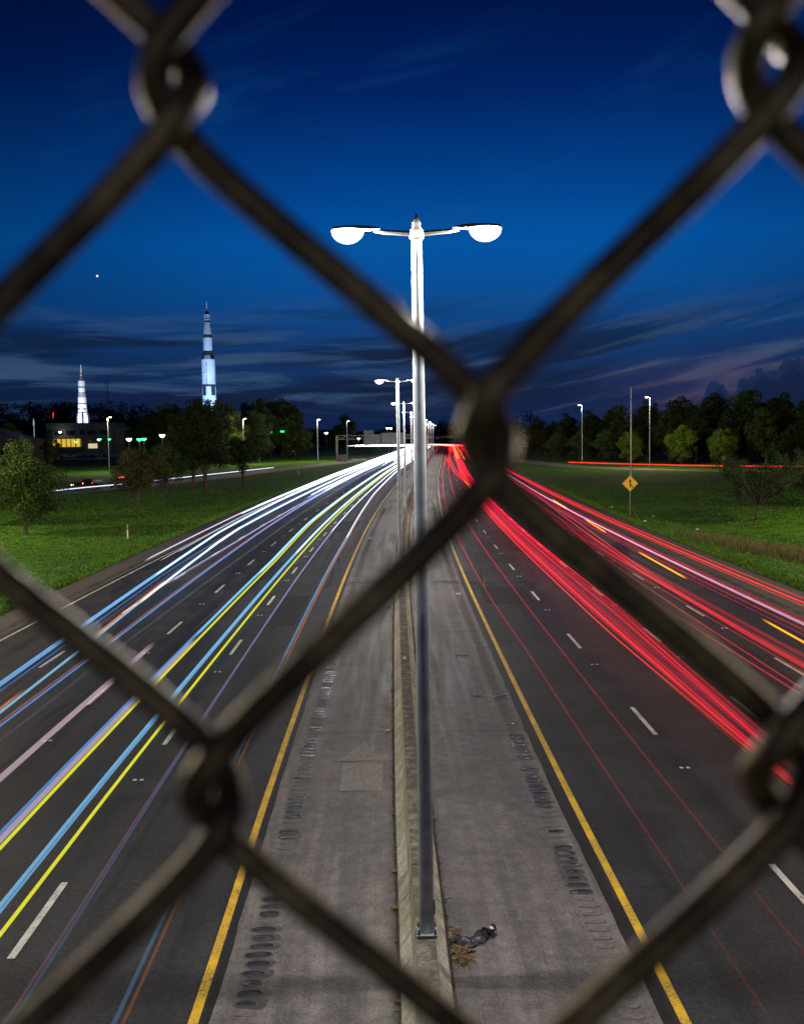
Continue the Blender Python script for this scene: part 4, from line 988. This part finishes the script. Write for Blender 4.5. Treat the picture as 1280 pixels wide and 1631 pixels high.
# marker posts on the left verge
for (X, Y, lab) in ((-24.5, 90.1, 'white marker post with orange top on the left verge'), (-23.3, 229.7, 'small white marker post on the far left verge')):
    o = thing('marker_post', lab, 'marker post', (X, Y, -.05), 0, 'marker posts on the left verge')
    mb = MB(); mb.box(-.06, .06, -.015, .015, 0, .75); mb.build('post', M_white, o)
    mb = MB(); mb.box(-.062, .062, -.017, .017, .752, 1.3); mb.build('orange_top', mat('orange_plastic', (.75, .14, .03), rough=.5) if 'orange_plastic' not in MATS else MATS['orange_plastic'], o)
for i, (X, Y) in enumerate(((20.3 + 3.5, 99), (27.9, 95.5), (27.0, 108.6), (24.5, 118))):
    mb = MB(); mb.add([(-.16, -.08, .05), (.14, -.10, .12), (.18, .08, .06), (-.10, .12, .15)], [(0, 1, 2, 3)]); mb.add([(-.2, 0, .08), (.05, .02, .2), (.2, .04, .07)], [(0, 1, 2)])
    mb.build('scrap_paper', M_white, loc=(X, Y, float(hgt(X, Y))), label='scrap of white litter on the right slope, %s' % ['nearest the road edge below the merge sign', 'lying alone out towards the spreading tree', 'just right of the merge sign post', 'farthest up the slope'][i], category='litter', group='litter on the right slope')

# ------------------------------------------------------------------ gantry over the left carriageway
gt = thing('sign_gantry', 'overhead truss sign gantry spanning the far left carriageway', 'gantry', (-21.2, 337, -.05))
mb = MB(); mb.box(-.35, .35, -.35, .35, 0, 8.7); mb.build('post', M_ramp, gt)
mb = MB(); mb.box(29.5, 30.1, -.3, .3, 0, 8.7); mb.build('post', M_ramp, gt)
mb = MB()
for zz in (7.35, 8.6):
    for yy in (-.5, .5): mb.tube([(-.3, yy, zz), (30, yy, zz)], .11, 6)
mb.build('chord', M_ramp, gt)
for k in range(20):
    for yy in (-.5, .5):
        mb = MB(); a = k * 1.5; mb.tube([(a, yy, 7.35 if k % 2 else 8.6), (a + 1.5, yy, 8.6 if k % 2 else 7.35)], .06, 5); mb.build('brace', M_ramp, gt)
for (xa, xb, za, zb) in ((9.0, 12.3, 8.9, 10.2), (9.0, 14.4, 5.2, 8.85), (14.7, 22.6, 5.2, 9.3)):
    mb = MB(); mb.box(xa, xb, -.75, -.68, za, zb)
    p_ = mb.build('sign_back', mat('aluminium_back', (.13, .125, .115), rough=.6, var=.1, vscale=.6) if 'aluminium_back' not in MATS else MATS['aluminium_back'], gt)
    n = int((xb - xa) / 1.1) + 1
    for k in range(n):
        xx = xa + .2 + (xb - xa - .4) * k / max(1, n - 1); mb = MB(); mb.box(xx - .05, xx + .05, -.84, -.76, za, zb); mb.build('rib', MATS['aluminium_back'], p_)
mb = MB(); mb.box(-1.4, 1.4, -.6, .6, 0, 2.2); mb.box(-1.45, 1.45, -.65, .65, 2.2, 2.3); mb.box(-.02, .02, -.62, -.602, .1, 2.1)
mb.build('control_cabinet', MATS['aluminium_back'], loc=(-19.0, 333, -.05), label='grey control cabinet at the foot of the gantry post', category='cabinet')
gr = thing('guard_rail', 'short steel guard rail beside the gantry cabinet', 'guard rail', (-16.5, 337, 0))
mb = MB(); mb.box(0, 4.6, -.04, .04, .45, .8); mb.build('beam', M_gal, gr)
for k in range(3): mb = MB(); mb.box(.2 + k * 2.0, .35 + k * 2.0, .05, .2, 0, .8); mb.build('post', M_galflat, gr)
gs = thing('guide_sign', 'small green guide sign beyond the gantry left of the second pole', 'road sign', (-3.9, 424, 0))
mb = MB(); mb.box(-1.6, 1.6, -.05, .05, 6.1, 7.4); mb.build('panel', mat('sign_green', (.01, .22, .14), rough=.4), gs)
mb = MB()
for xx in (-1.1, 1.1): mb.box(xx - .07, xx + .07, .06, .18, 0, 7.3)
mb.build('posts', M_galflat, gs)
# far bridge at the bend
fb = thing('far_bridge', 'low concrete bridge parapet crossing in the far distance', 'bridge', (0, 792, 0))
mb = MB(); mb.box(-32, 70, 0, 9, 4.6, 6.6); mb.build('deck', M_ramp, fb)
for k in range(5): mb = MB(); mb.box(-30 + k * 24, -28.8 + k * 24, 3, 5, 0, 4.6); mb.build('pier', M_ramp, fb)

# ------------------------------------------------------------------ rockets
M_rw = mat('rocket_white', (.80, .80, .80), rough=.45, var=.04, vscale=.4)
M_rb = mat('rocket_black', (.045, .047, .055), rough=.45)
M_rg = mat('rocket_grey', (.40, .40, .41), rough=.5, var=.3, vscale=.8)
def sect(par, name, prof, m, n=32):
    mb = MB(); mb.lathe(prof, n); return mb.build(name, m, par, smooth=False)
def letters(par, text, radius, z, size, ang0, vertical, m, stepz=1.6, stepa=.28):
    mb = MB()
    for i, ch in enumerate(text):
        if ch == ' ': continue
        cu = bpy.data.curves.new('lettering', 'FONT'); cu.body = ch; cu.size = size; cu.extrude = .02; cu.align_x = 'CENTER'
        o = bpy.data.objects.new('lettering', cu); COL.objects.link(o); bpy.context.view_layer.update()
        me = bpy.data.meshes.new_from_object(o)
        a = ang0 if vertical else ang0 + i * stepa
        zz = z - i * stepz if vertical else z
        rr = radius + .06
        M = Matrix.Translation((rr * math.sin(a), -rr * math.cos(a), zz)) @ Matrix.Rotation(a, 4, 'Z') @ Matrix.Rotation(R(90), 4, 'X')
        mb.add([M @ v.co for v in me.vertices], [tuple(p.vertices) for p in me.polygons])
        bpy.data.objects.remove(o, do_unlink=True); bpy.data.meshes.remove(me); bpy.data.curves.remove(cu)
    mb.build('lettering', m, par)
big = thing('moon_rocket', 'tall floodlit black and white moon rocket rising above the trees', 'rocket', (-144.6, 774, 0))
sect(big, 'first_stage', [(5.03, 2.5), (5.03, 40)], M_rw)
for k in range(4):
    mb = MB(); a = k * math.pi / 2 + .6; c, s_ = math.cos(a), math.sin(a)
    mb.add([(5.0 * c, 5.0 * s_, 2.5), (8.6 * c, 8.6 * s_, 1.5), (8.6 * c, 8.6 * s_, 4.5), (5.0 * c, 5.0 * s_, 9.0), (5.0 * c - .3 * s_, 5.0 * s_ + .3 * c, 2.5), (8.6 * c - .3 * s_, 8.6 * s_ + .3 * c, 1.5), (8.6 * c - .3 * s_, 8.6 * s_ + .3 * c, 4.5), (5 * c - .3 * s_, 5 * s_ + .3 * c, 9)],
           [(0, 1, 2, 3), (7, 6, 5, 4), (0, 4, 5, 1), (1, 5, 6, 2), (2, 6, 7, 3)]); mb.build('fin', M_rb, big)
for k in range(5):
    a = k * 1.2566; mb = MB(); mb.lathe([(1.7, 0), (1.2, 1.6), (.7, 2.6)], 14, (2.6 * math.cos(a) * (k > 0), 2.6 * math.sin(a) * (k > 0))); mb.build('engine_bell', M_rg, big)
# roll pattern quarter panels below the second stage
for k in range(8):
    mb = MB(); n = 5
    for i in range(n + 1):
        a = (k + i / n) * math.pi / 4 + .50; mb.v += [(5.06 * math.sin(a), -5.06 * math.cos(a), 40), (5.06 * math.sin(a), -5.06 * math.cos(a), 46.8)]
    for i in range(n): mb.f.append((2 * i, 2 * i + 2, 2 * i + 3, 2 * i + 1)); mb.m.append(0)
    mb.build('roll_panel', M_rw if k % 2 else M_rb, big)
sect(big, 'interstage_ring', [(5.08, 46.8), (5.08, 48.4)], M_rb)
st2 = sect(big, 'second_stage', [(5.03, 48.4), (5.03, 67.2)], M_rw)
sect(big, 'upper_interstage', [(5.03, 67.2), (4.35, 69.2), (3.9, 70.3)], M_rb)
mb = MB()
for i in range(7):
    a = -.55 + 1.1 * i / 6; mb.v += [(5.08 * math.sin(a), -5.08 * math.cos(a), 67.25), (4.02 * math.sin(a), -4.02 * math.cos(a), 70.25)]
for i in range(6): mb.f.append((2 * i, 2 * i + 2, 2 * i + 3, 2 * i + 1)); mb.m.append(0)
mb.build('white_panel', M_rw, big)
sect(big, 'black_band', [(3.9, 70.3), (3.4, 73.6)], M_rb)
sect(big, 'third_stage', [(3.36, 73.6), (3.36, 83.4)], M_rw)
sect(big, 'instrument_ring', [(3.38, 83.4), (3.38, 85.8)], M_rb)
sect(big, 'adapter_cone', [(3.34, 85.8), (2.1, 95.0)], M_rw)
sect(big, 'service_module', [(1.98, 95.0), (1.98, 96.4)], M_rb); sect(big, 'module_ring', [(2.08, 96.4), (2.08, 97.0)], M_rw)
for k in range(6):
    mb = MB(); a = k * math.pi / 3; mb.tube([(2.0 * math.cos(a), 2.0 * math.sin(a), 97.0), (2.0 * math.cos(a), 2.0 * math.sin(a), 100.2)], .25, 5); mb.build('strut', M_rw, big)
sect(big, 'module_core', [(1.7, 97.0), (1.7, 100.2)], M_rg); sect(big, 'module_cap', [(2.05, 100.2), (2.05, 100.8)], M_rw)
sect(big, 'command_module', [(1.95, 100.8), (.5, 103.6)], M_rb)
mb = MB()
for k in range(4):
    a = k * math.pi / 2 + .7; mb.tube([(.75 * math.cos(a), .75 * math.sin(a), 103.0), (.35 * math.cos(a), .35 * math.sin(a), 105.8)], .1, 5)
mb.build('escape_tower', M_rw, big); sect(big, 'escape_rocket', [(.42, 105.6), (.36, 110.5), (.10, 111.6)], M_rw, 12)
letters(big, 'UNITED STATES', 5.03, 63.6, 1.7, -.16, True, M_rb, 1.32); letters(big, 'USA', 5.03, 61.0, 1.9, -.55, True, M_rb, 2.2)
sect(big, 'pedestal', [(7.5, -.05), (7.5, .02), (2.0, .3)], M_ramp)

sm = thing('test_rocket', 'smaller floodlit white rocket standing behind the museum building', 'rocket', (-202.5, 650, 0))
zz = lambda c: 56.2 - (c - 135) / 6.79 * .4025
sect(sm, 'lower_stage', [(3.1, 2), (3.1, zz(655))], M_rw)
for k in range(8):
    a = k * math.pi / 4 + .25; mb = MB(); mb.tube([(3.3 * math.cos(a), 3.3 * math.sin(a), 2), (3.3 * math.cos(a), 3.3 * math.sin(a), zz(690)), (2.6 * math.cos(a), 2.6 * math.sin(a), zz(652))], [.75, .75, .55], 8); mb.build('tank', M_rw if k % 2 else M_rb, sm)
sect(sm, 'black_ring', [(2.95, zz(655)), (2.95, zz(645))], M_rb)
sect(sm, 'middle_stage', [(2.85, zz(645)), (2.72, zz(562))], M_rw); sect(sm, 'black_ring', [(2.76, zz(562)), (2.76, zz(552))], M_rb)
sect(sm, 'upper_stage', [(2.7, zz(552)), (2.6, zz(490))], M_rw); sect(sm, 'taper', [(2.6, zz(490)), (2.35, zz(462)), (2.2, zz(438))], M_rg)
sect(sm, 'payload_stage', [(2.1, zz(438)), (2.1, zz(385))], M_rw); sect(sm, 'black_ring', [(2.14, zz(385)), (2.14, zz(374))], M_rb)
sect(sm, 'capsule_section', [(2.1, zz(374)), (2.1, zz(312))], M_rw); sect(sm, 'nose_cone', [(1.9, zz(312)), (.75, zz(262)), (.7, zz(240))], M_rg)
sect(sm, 'escape_rocket', [(.42, zz(240)), (.36, zz(145)), (.1, zz(135))], M_rw, 10)
letters(sm, 'UNITED STATES', 2.8, zz(622), 1.5, -1.15, False, M_rb, stepa=.19)
sect(sm, 'pedestal', [(5, -.05), (4.5, 1.8)], M_ramp)
def flood(loc, target, power, col, ang, name):
    l = bpy.data.lights.new(name, 'SPOT'); l.energy = power; l.color = col; l.spot_size = R(ang); l.spot_blend = .5; l.shadow_soft_size = .5
    o = bpy.data.objects.new(name, l); COL.objects.link(o); o.location = loc
    o.rotation_euler = (Vector(target) - Vector(loc)).to_track_quat('-Z', 'Y').to_euler()
BC = (.42, .66, 1.0)
flood((-181, 748, 3), (-144.6, 774, 62), 210000, (.16, .42, 1.0), 55, 'floodlight')
flood((-108, 748, 3), (-144.6, 774, 60), 250000, (.28, .54, 1.0), 55, 'floodlight')
flood((-146, 722, 3), (-144.6, 774, 72), 190000, (.42, .60, 1.0), 60, 'floodlight')
flood((-140, 738, 3), (-144.6, 774, 100), 170000, (.42, .66, 1.0), 30, 'floodlight')
flood((-218, 622, 3), (-202.5, 650, 36), 110000, (.66, .76, 1.0), 60, 'floodlight')
flood((-190, 622, 3), (-202.5, 650, 40), 130000, (.70, .78, 1.0), 60, 'floodlight')

# ------------------------------------------------------------------ museum building, parking lot and its lamps
mu = thing('museum_building', 'pale two-storey museum building with yellow lit ground floor behind the parking lot', 'building', (-195, 560, 0))
M_wall = mat('museum_wall', (.17, .205, .165), rough=.8, var=.08, vscale=.3)
mb = MB(); mb.box(0, 36, 0, 30, 9.2, 17.2); mb.build('upper_storey', M_wall, mu)
mb = MB(); mb.box(36.02, 64, 6, 30, 6.0, 15.0); mb.build('side_wing', M_wall, mu)
mb = MB(); mb.box(1.5, 35, 3.0, 29, 0, 9.18); mb.build('lower_storey', M_wall, mu)
mb = MB(); mb.box(-.6, 36.6, -.6, 30.6, 17.2, 17.7); mb.build('roof', M_ramp, mu)
for (xa, xb) in ((4.5, 9.5), (11, 16), (18.5, 21), (22.5, 27), (29.5, 33.5)):
    w = MB(); w.box(xa, xb, -.12, .05, 11.0, 13.6); w_ = w.build('window', M_glass, mu)
    for k in range(4):
        x0 = xa + (xb - xa) * (k + .0) / 4; m2 = MB(); m2.box(x0 + .1, x0 + .2, -.18, -.12, 11.0, 13.6); m2.build('mullion', M_wall, w_)
mb = MB(); mb.box(2.2, 18, 2.8, 2.98, 4.6, 9.0); mb.build('lit_glazing', glow('yellow_interior', (1.0, .62, .05), .75), mu)
for k in range(7): mb = MB(); mb.box(2.0 + k * 2.6, 2.35 + k * 2.6, 2.4, 2.79, 0, 9.18); mb.build('column', M_wall, mu)
mb = MB(); mb.box(22, 27, 2.8, 2.98, 3.6, 6.2); mb.build('lit_door', glow('cream_interior', (1.0, .80, .45), .7), mu)
mb = MB(); mb.box(-2, 38, -3.5, -.62, 9.0, 9.4); mb.build('canopy_slab', M_wall, mu)
lw = thing('brick_building', 'low dark brick building with sloped roof at the left border', 'building', (-150, 300, 0))
M_brick = mat('brick', (.07, .045, .035), rough=.9, var=.3, vscale=1.0)
mb = MB(); mb.box(0, 38.5, 0, 18, 0, 8.6); mb.build('wall', M_brick, lw)
mb = MB(); mb.v = [(-1, -1, 8.6), (39.5, -1, 8.6), (39.5, 19, 8.6), (-1, 19, 8.6), (6, 9, 13.4), (27, 9, 13.0)]; mb.f = [(0, 1, 5, 4), (1, 2, 5), (2, 3, 4, 5), (3, 0, 4), (0, 3, 2, 1)]; mb.m = [0] * 5; mb.build('roof', M_galflat, lw)
for k in range(5):
    mb = MB(); mb.box(4 + k * 7, 8 + k * 7, -.08, .04, 3, 6.4); w_ = mb.build('window', M_glass, lw)
    mb = MB(); mb.box(3.85 + k * 7, 8.15 + k * 7, -.16, -.081, 2.8, 2.99); mb.build('sill', M_wall, w_)
mb = MB(); mb.box(-60, 50, -55, 45, 0, .02); mb.build('parking_lot', M_asph, loc=(-160, 495, -.045), kind='structure')
mb = MB(); mb.box(-60, 30, -.3, .3, 0, .14); mb.build('kerb', M_ramp, loc=(-150, 436, -.04), kind='structure')
lotl = [(-159.6, 7.7, 500, 'g', 'brightest green lamp over the parking lot'), (-160.2, 8.5, 540, 'w', 'pinkish white lamp right of the brightest green one'), (-153.8, 8.73, 520, 'g', 'third lamp of the parking row, green'),
        (-149, 8.65, 520, 'g', 'fourth lamp of the parking row, below the rocket side lamp'), (-86.0, 8.7, 322, 'w', 'pinkish white lamp in the middle of the parking row'), (-83.0, 8.6, 323, 'g', 'small green lamp left of a bigger one over the lot'),
        (-81.3, 8.7, 322, 'g', 'large green lamp in the right half of the parking row'), (-75.5, 9.7, 322, 'w', 'rightmost white lamp of the parking row'),
        (-59, 13.4, 421, 'y', 'small yellow park lamp high in the tall dark clump'), (-59.6, 11.0, 419, 'y', 'lower small yellow park lamp beside the tall dark clump'), (-52.7, 10.5, 411, 'g', 'left of two small pale green lamps before the clump'), (-47.7, 10.7, 411, 'g', 'right of two small pale green lamps before the clump'),
        (-74.7, 8.7, 335, 'g', 'small green lamp among the trees below the rocket'), (-186, 13, 556, 'w', 'lamp on the museum roof edge'), (-30, 6.5, 520, 'y', 'orange lamp in the distance left of the gantry'), (-22, 6.8, 530, 'w', 'white lamp in the distance behind the gantry post'), (-16, 7.4, 540, 'y', 'yellow lamp in the distance under the gantry truss'), (-38, 10, 520, 'w', 'tilted pale lamp left of the lone round tree'),
        (-8, 12.5, 610, 'w', 'white lamp behind the sign backs'), (-6, 12.3, 612, 'w', 'second white lamp behind the sign backs')]
GG = {'g': glow('lot_lamp_green', (.05, 1.0, .24), 4.5, 'AUTO'), 'w': glow('lot_lamp_white', (1.0, .80, .84), 14, 'AUTO'), 'y': glow('lot_lamp_yellow', (1.0, .66, .22), 6, 'AUTO')}
mp = MB(); mp.tube([(0, 0, 0), (0, 0, 1)], .09, 6); mpm = mp.mesh('pole', M_galflat)
mh = MB(); mh.box(-.45, .45, -.3, .3, .05, .22); mhm = mh.mesh('housing', M_head)
gms = {}
for c in GG:
    g_ = MB(); bulb(g_, (0, 0, .04), .55, .45, .50); gms[c] = g_.mesh('lens', GG[c])
for (X, Z, Y, c, lab) in lotl:
    t = thing('lot_lamp', lab, 'lamp', (X, Y, 0), 0, 'lamps over the parking lot and park')
    p_ = link('pole', mpm, t); p_.scale = (1, 1, Z)
    h_ = link('housing', mhm, t, (0, 0, Z)); ln_ = link('lens', gms[c], h_); ln_.scale = (1.6,) * 3

# ------------------------------------------------------------------ vehicles
def car_body_mesh(m, kind='sedan'):
    if kind == 'sedan': pr = [(-2.2, .35), (-2.25, .75), (-2.1, .95), (-1.45, 1.0), (-.85, 1.42), (.55, 1.44), (1.2, 1.0), (2.05, .88), (2.25, .65), (2.2, .35)]
    elif kind == 'suv': pr = [(-2.3, .4), (-2.35, 1.0), (-2.15, 1.65), (-1.6, 1.78), (.4, 1.78), (1.1, 1.15), (2.1, 1.05), (2.3, .75), (2.25, .4)]
    else: pr = [(-2.8, .5), (-2.85, 1.1), (-.75, 1.12), (-.7, 1.85), (.55, 1.88), (1.25, 1.22), (2.6, 1.12), (2.8, .8), (2.75, .5)]
    mb = MB(); n = len(pr)
    for sy, inset in ((-1, 0), (1, 0)):
        for (a, z_) in pr: mb.v.append((a, sy * (.9 if z_ < 1.15 else .72), z_))
    mb.f = [tuple(range(n)), tuple(n + i for i in reversed(range(n)))] + [(i, n + i, n + (i + 1) % n, (i + 1) % n) for i in range(n)]; mb.m = [0] * len(mb.f)
    return mb.mesh('body', m)
wheel = MB(); wheel.v = []; 
for sy in (-.11, .11):
    for j in range(14): a = 2 * math.pi * j / 14; wheel.v.append((.34 * math.cos(a), sy, .34 * math.sin(a)))
wheel.f = [tuple(range(14)), tuple(14 + i for i in reversed(range(14)))] + [(i, 14 + i, 14 + (i + 1) % 14, (i + 1) % 14) for i in range(14)]; wheel.m = [0] * 16
wm = wheel.mesh('wheel', M_tyre)
def win_mesh(kind):
    mb = MB()
    xs_ = {'sedan': (-1.25, .95, 1.02, 1.36, .45, -.75), 'suv': (-2.0, .9, 1.2, 1.66, .35, -1.6), 'pickup': (-.62, 1.05, 1.25, 1.76, .5, -.6)}[kind]
    for sy in (-1, 1):
        y_ = sy * .84; y2 = sy * .755
        mb.add([(xs_[0], y_, xs_[2]), (xs_[1], y_, xs_[2]), (xs_[4], y2, xs_[3]), (xs_[5], y2, xs_[3])], [(0, 1, 2, 3)])
    return mb.mesh('window', M_glass)
PM = {c: mat('car_paint_' + c, v, rough=.25, spec=.6) for c, v in {'black': (.012, .012, .014), 'silver': (.30, .31, .32), 'white': (.65, .65, .65), 'red': (.30, .015, .012), 'blue': (.02, .04, .14), 'grey': (.08, .085, .09)}.items()}
bm_ = {(k, c): None for k in ('sedan', 'suv', 'pickup') for c in PM}
wms = {k: win_mesh(k) for k in ('sedan', 'suv', 'pickup')}
G_wh = glow('headlight_glow', (1.0, .95, .85), 14); G_rd = glow('tail_glow', (1.0, .03, .02), 9); G_am = glow('marker_amber', (1.0, .38, .03), 14); G_bl = glow('beacon_blue', (.05, .15, 1.0), 5)
hl = MB(); hl.box(-.02, .02, -.14, .14, -.07, .07)
def car(kind, c, loc, rz, label, group=None, lights=None, name='parked_car'):
    if bm_[(kind, c)] is None: bm_[(kind, c)] = car_body_mesh(PM[c], kind)
    t = thing(name, label, 'car' if kind != 'pickup' else 'pickup truck', loc, rz, group)
    link('body', bm_[(kind, c)], t); link('window', wms[kind], t)
    w_ = 1.75 if kind == 'pickup' else 1.4
    for sx in (-w_, w_):
        for sy in (-.82, .82): link('wheel', wm, t, (sx, sy, .34))
    L_ = 2.8 if kind == 'pickup' else 2.27
    for sy in (-.62, .62):
        hm_ = hl.mesh('headlight', G_wh if lights else M_white); link('headlight', hm_, t, (L_ - .01, sy, .78))
        hm_ = hl.mesh('tail_light', G_rd if lights else PM['red']); link('tail_light', hm_, t, (-L_ - .02, sy, .85))
    return t
rnd = random.Random(9)
cols = ['black', 'silver', 'white', 'grey', 'blue', 'grey', 'red', 'silver', 'black', 'white']
spots = [(-176 + i * 3.1, 478 + (i % 2) * .4) for i in range(14)] + [(-181 + i * 3.2, 500) for i in range(9)]
for i, (X, Y) in enumerate(spots):
    c = cols[(i * 7) % 10]; k = 'suv' if i % 3 == 0 else 'sedan'
    NTH = ['first', 'second', 'third', 'fourth', 'fifth', 'sixth', 'seventh', 'eighth', 'ninth', 'tenth', 'eleventh', 'twelfth', 'thirteenth', 'fourteenth']
    car(k, c, (X, Y, -.02), R(90) + rnd.uniform(-.03, .03), '%s %s parked %s from the left in the %s row before the museum' % (c, k.replace('suv', 'tall car'), NTH[i if i < 14 else i - 14], 'near' if i < 14 else 'far'), 'cars parked before the museum')
tr = car('pickup', 'black', (-56.0, 181, -.02), R(200), 'dark pickup with amber marker lights stopped on the left ramp', lights=True, name='stopped_pickup')
for i in range(3): mb = MB(); mb.box(-.06, .06, -.05, .05, 0, .08); mb.build('marker_light', G_am if i < 2 else G_rd, tr, (2.5 - i * 1.6, .92, 1.0 if i else .8))
mb = MB(); mb.box(-2.6, -.9, -.8, .8, 1.13, 1.5); mb.build('load', M_galflat, tr)
t2 = car('suv', 'grey', (-50.8, 183.5, -.02), R(150), 'grey car with red lights and bright headlight behind the brownish tree', lights=True, name='stopped_car')
mb = MB(); mb.box(-.5, -.1, -.5, .5, 1.79, 1.95); mb.build('light_bar', G_rd, t2); mb = MB(); mb.box(.0, .35, -.5, .5, 1.79, 1.93); mb.build('light_bar', G_bl, t2)
# lattice mast and warning light in the distance
ms = thing('lattice_mast', 'thin lattice mast behind the warm lamp, left of the large rocket', 'mast', (-258, 900, 20))
for (sx, sy) in ((-1.4, -1), (1.4, -1), (0, 1.3)): mb = MB(); mb.tube([(sx, sy, 0), (sx, sy, 40)], .14, 5); mb.build('leg', M_galflat, ms)
mb = MB()
for k in range(16): mb.tube([(-1.4, -1, 2.5 * k), (1.4, -1, 2.5 * k)], .1, 4); mb.tube([(-1.4, -1, 2.5 * k), (1.4, -1, 2.5 * (k + 1))], .07, 4)
mb.build('lattice', M_galflat, ms)
rl = thing('warning_mast', 'small red lit mast on the dark hill left of the museum', 'mast', (-269, 790, 10))
mb = MB(); mb.tube([(0, 0, 0), (0, 0, 15)], .25, 6); mb.build('pole', M_galflat, rl)
mb = MB(); mb.tube([(0, 0, 15.1), (0, 0, 20)], .5, 8); mb.build('red_lamp', glow('red_lamp', (1, .03, .06), 1.2), rl)
mb = MB(); mb.lathe([(.35, 17), (.5, 18.5), (.25, 20.5), (.05, 21.5)], 10); mb.lathe([(.25, 0), (.2, 17)], 8)
mb.build('white_beacon', glow('white_beacon', (.55, .65, .85), .5), loc=(-216, 600, 0), label='slim pale lit marker on the dark hillside at the far left', category='beacon')

# ------------------------------------------------------------------ overpass the camera stands on
ov = thing('overpass', 'concrete overpass deck and parapet carrying the chain-link fence', 'bridge', (0, 0, 0))
M_ov = mat('overpass_concrete', (.30, .29, .27), rough=.9, var=.2, vscale=1.0)
mb = MB(); mb.box(-60, 60, -14, -.02, 6.2, 7.3); mb.build('deck', M_ov, ov)
mb = MB(); mb.box(-60, 60, -.018, .30, 6.0, 8.10); mb.build('parapet', M_ov, ov)

# ------------------------------------------------------------------ chain-link fence in front of the lens
FY = .130; FW = .0742; FH = .0910; DR_ = .0027; DELTA = .0025; WR = .00222
def f_wire(q, p, tcn):
    v = tcn.outputs['Object']; n = q.noise(v, 260.0, 6, 0.7); n2 = q.noise(v, 45.0, 5, 0.65)
    c = q.mix(q.mr(n2, 0.4, 0.65), (.150, .115, .060, 1), (.045, .024, .011, 1))
    k = q.mr(n, 0.3, 0.7, 0.35, 1.4); q.l.new(q.mix(1.0, c, q.comb(k, k, k), 'MULTIPLY'), p.inputs['Base Color'])
    p.inputs['Roughness'].default_value = .42; p.inputs['Metallic'].default_value = .45
    bn = q.node('ShaderNodeBump'); bn.inputs['Strength'].default_value = .8; bn.inputs['Distance'].default_value = .0006
    q.l.new(n, bn.inputs['Height']); q.l.new(bn.outputs[0], p.inputs['Normal'])
M_wire = mat('fence_wire', (.2,) * 3, fn=f_wire)
fe = thing('chain_link_fence', 'rusty galvanised chain-link fence close in front of the lens', 'fence', (0, FY, 0))
def wire_pts(flip, nz, z_low):
    pts = []; N = nz * 24
    for i in range(N + 1):
        u = nz * i / N; f = u % 2.0; tri = f if f <= 1 else 2 - f                  # 0..1..0
        e = .14; dcen = tri - .5
        sg_ = 1 if dcen > 0 else -1; q_ = .5 - abs(dcen)
        base_ = .5 - (math.sqrt(q_ * q_ + e * e) - e * .35 * max(0, 1 - q_ * 2))
        mid_ = .5 - math.sqrt(.25 + e * e)                      # value where the strand crosses the middle of the cell
        xx = sg_ * (base_ - mid_) / (.5 - .65 * e - mid_)
        dep = math.sin(math.pi * u); dep = max(-1, min(1, dep * 4.2))
        pts.append((xx * (FW / 4 + DELTA), -DR_ * dep, z_low + u * FH / 2))
    return pts
NZ = 30; zc = 8.8986
wp = []
for par_ in (0, 1):
    # u even -> left column; the left column of even wires carries knots at zc + k*FH
    low = zc - FH * 7 - (FH / 2 if par_ else 0)
    mb = MB(); mb.tube(wire_pts(0, NZ, low), WR, 10); wp.append(mb.mesh('wire', M_wire, True))
lean = R(-1.25)
for i in range(-30, 30):
    m_ = wp[0] if i % 2 == 0 else wp[1]
    o = link('wire', m_, fe)
    o.matrix_local = Matrix.Translation((0, 0, zc)) @ Matrix.Rotation(lean, 4, 'Y') @ Matrix.Translation((.0106 + (i + .5) * FW / 2 + (.0010 if i == 0 else -.0004 if i > 0 else 0), 0, -zc + (.0010 if i >= 0 else 0)))
for sx in (-1.25, 1.25):
    mb = MB(); mb.tube([(sx, .05, 8.1), (sx, .05, 10.4)], .024, 10); mb.build('post', M_gal, fe)
mb = MB(); mb.tube([(-1.3, .035, 10.22), (1.3, .035, 10.22)], .02, 10); mb.build('top_rail', M_gal, fe)
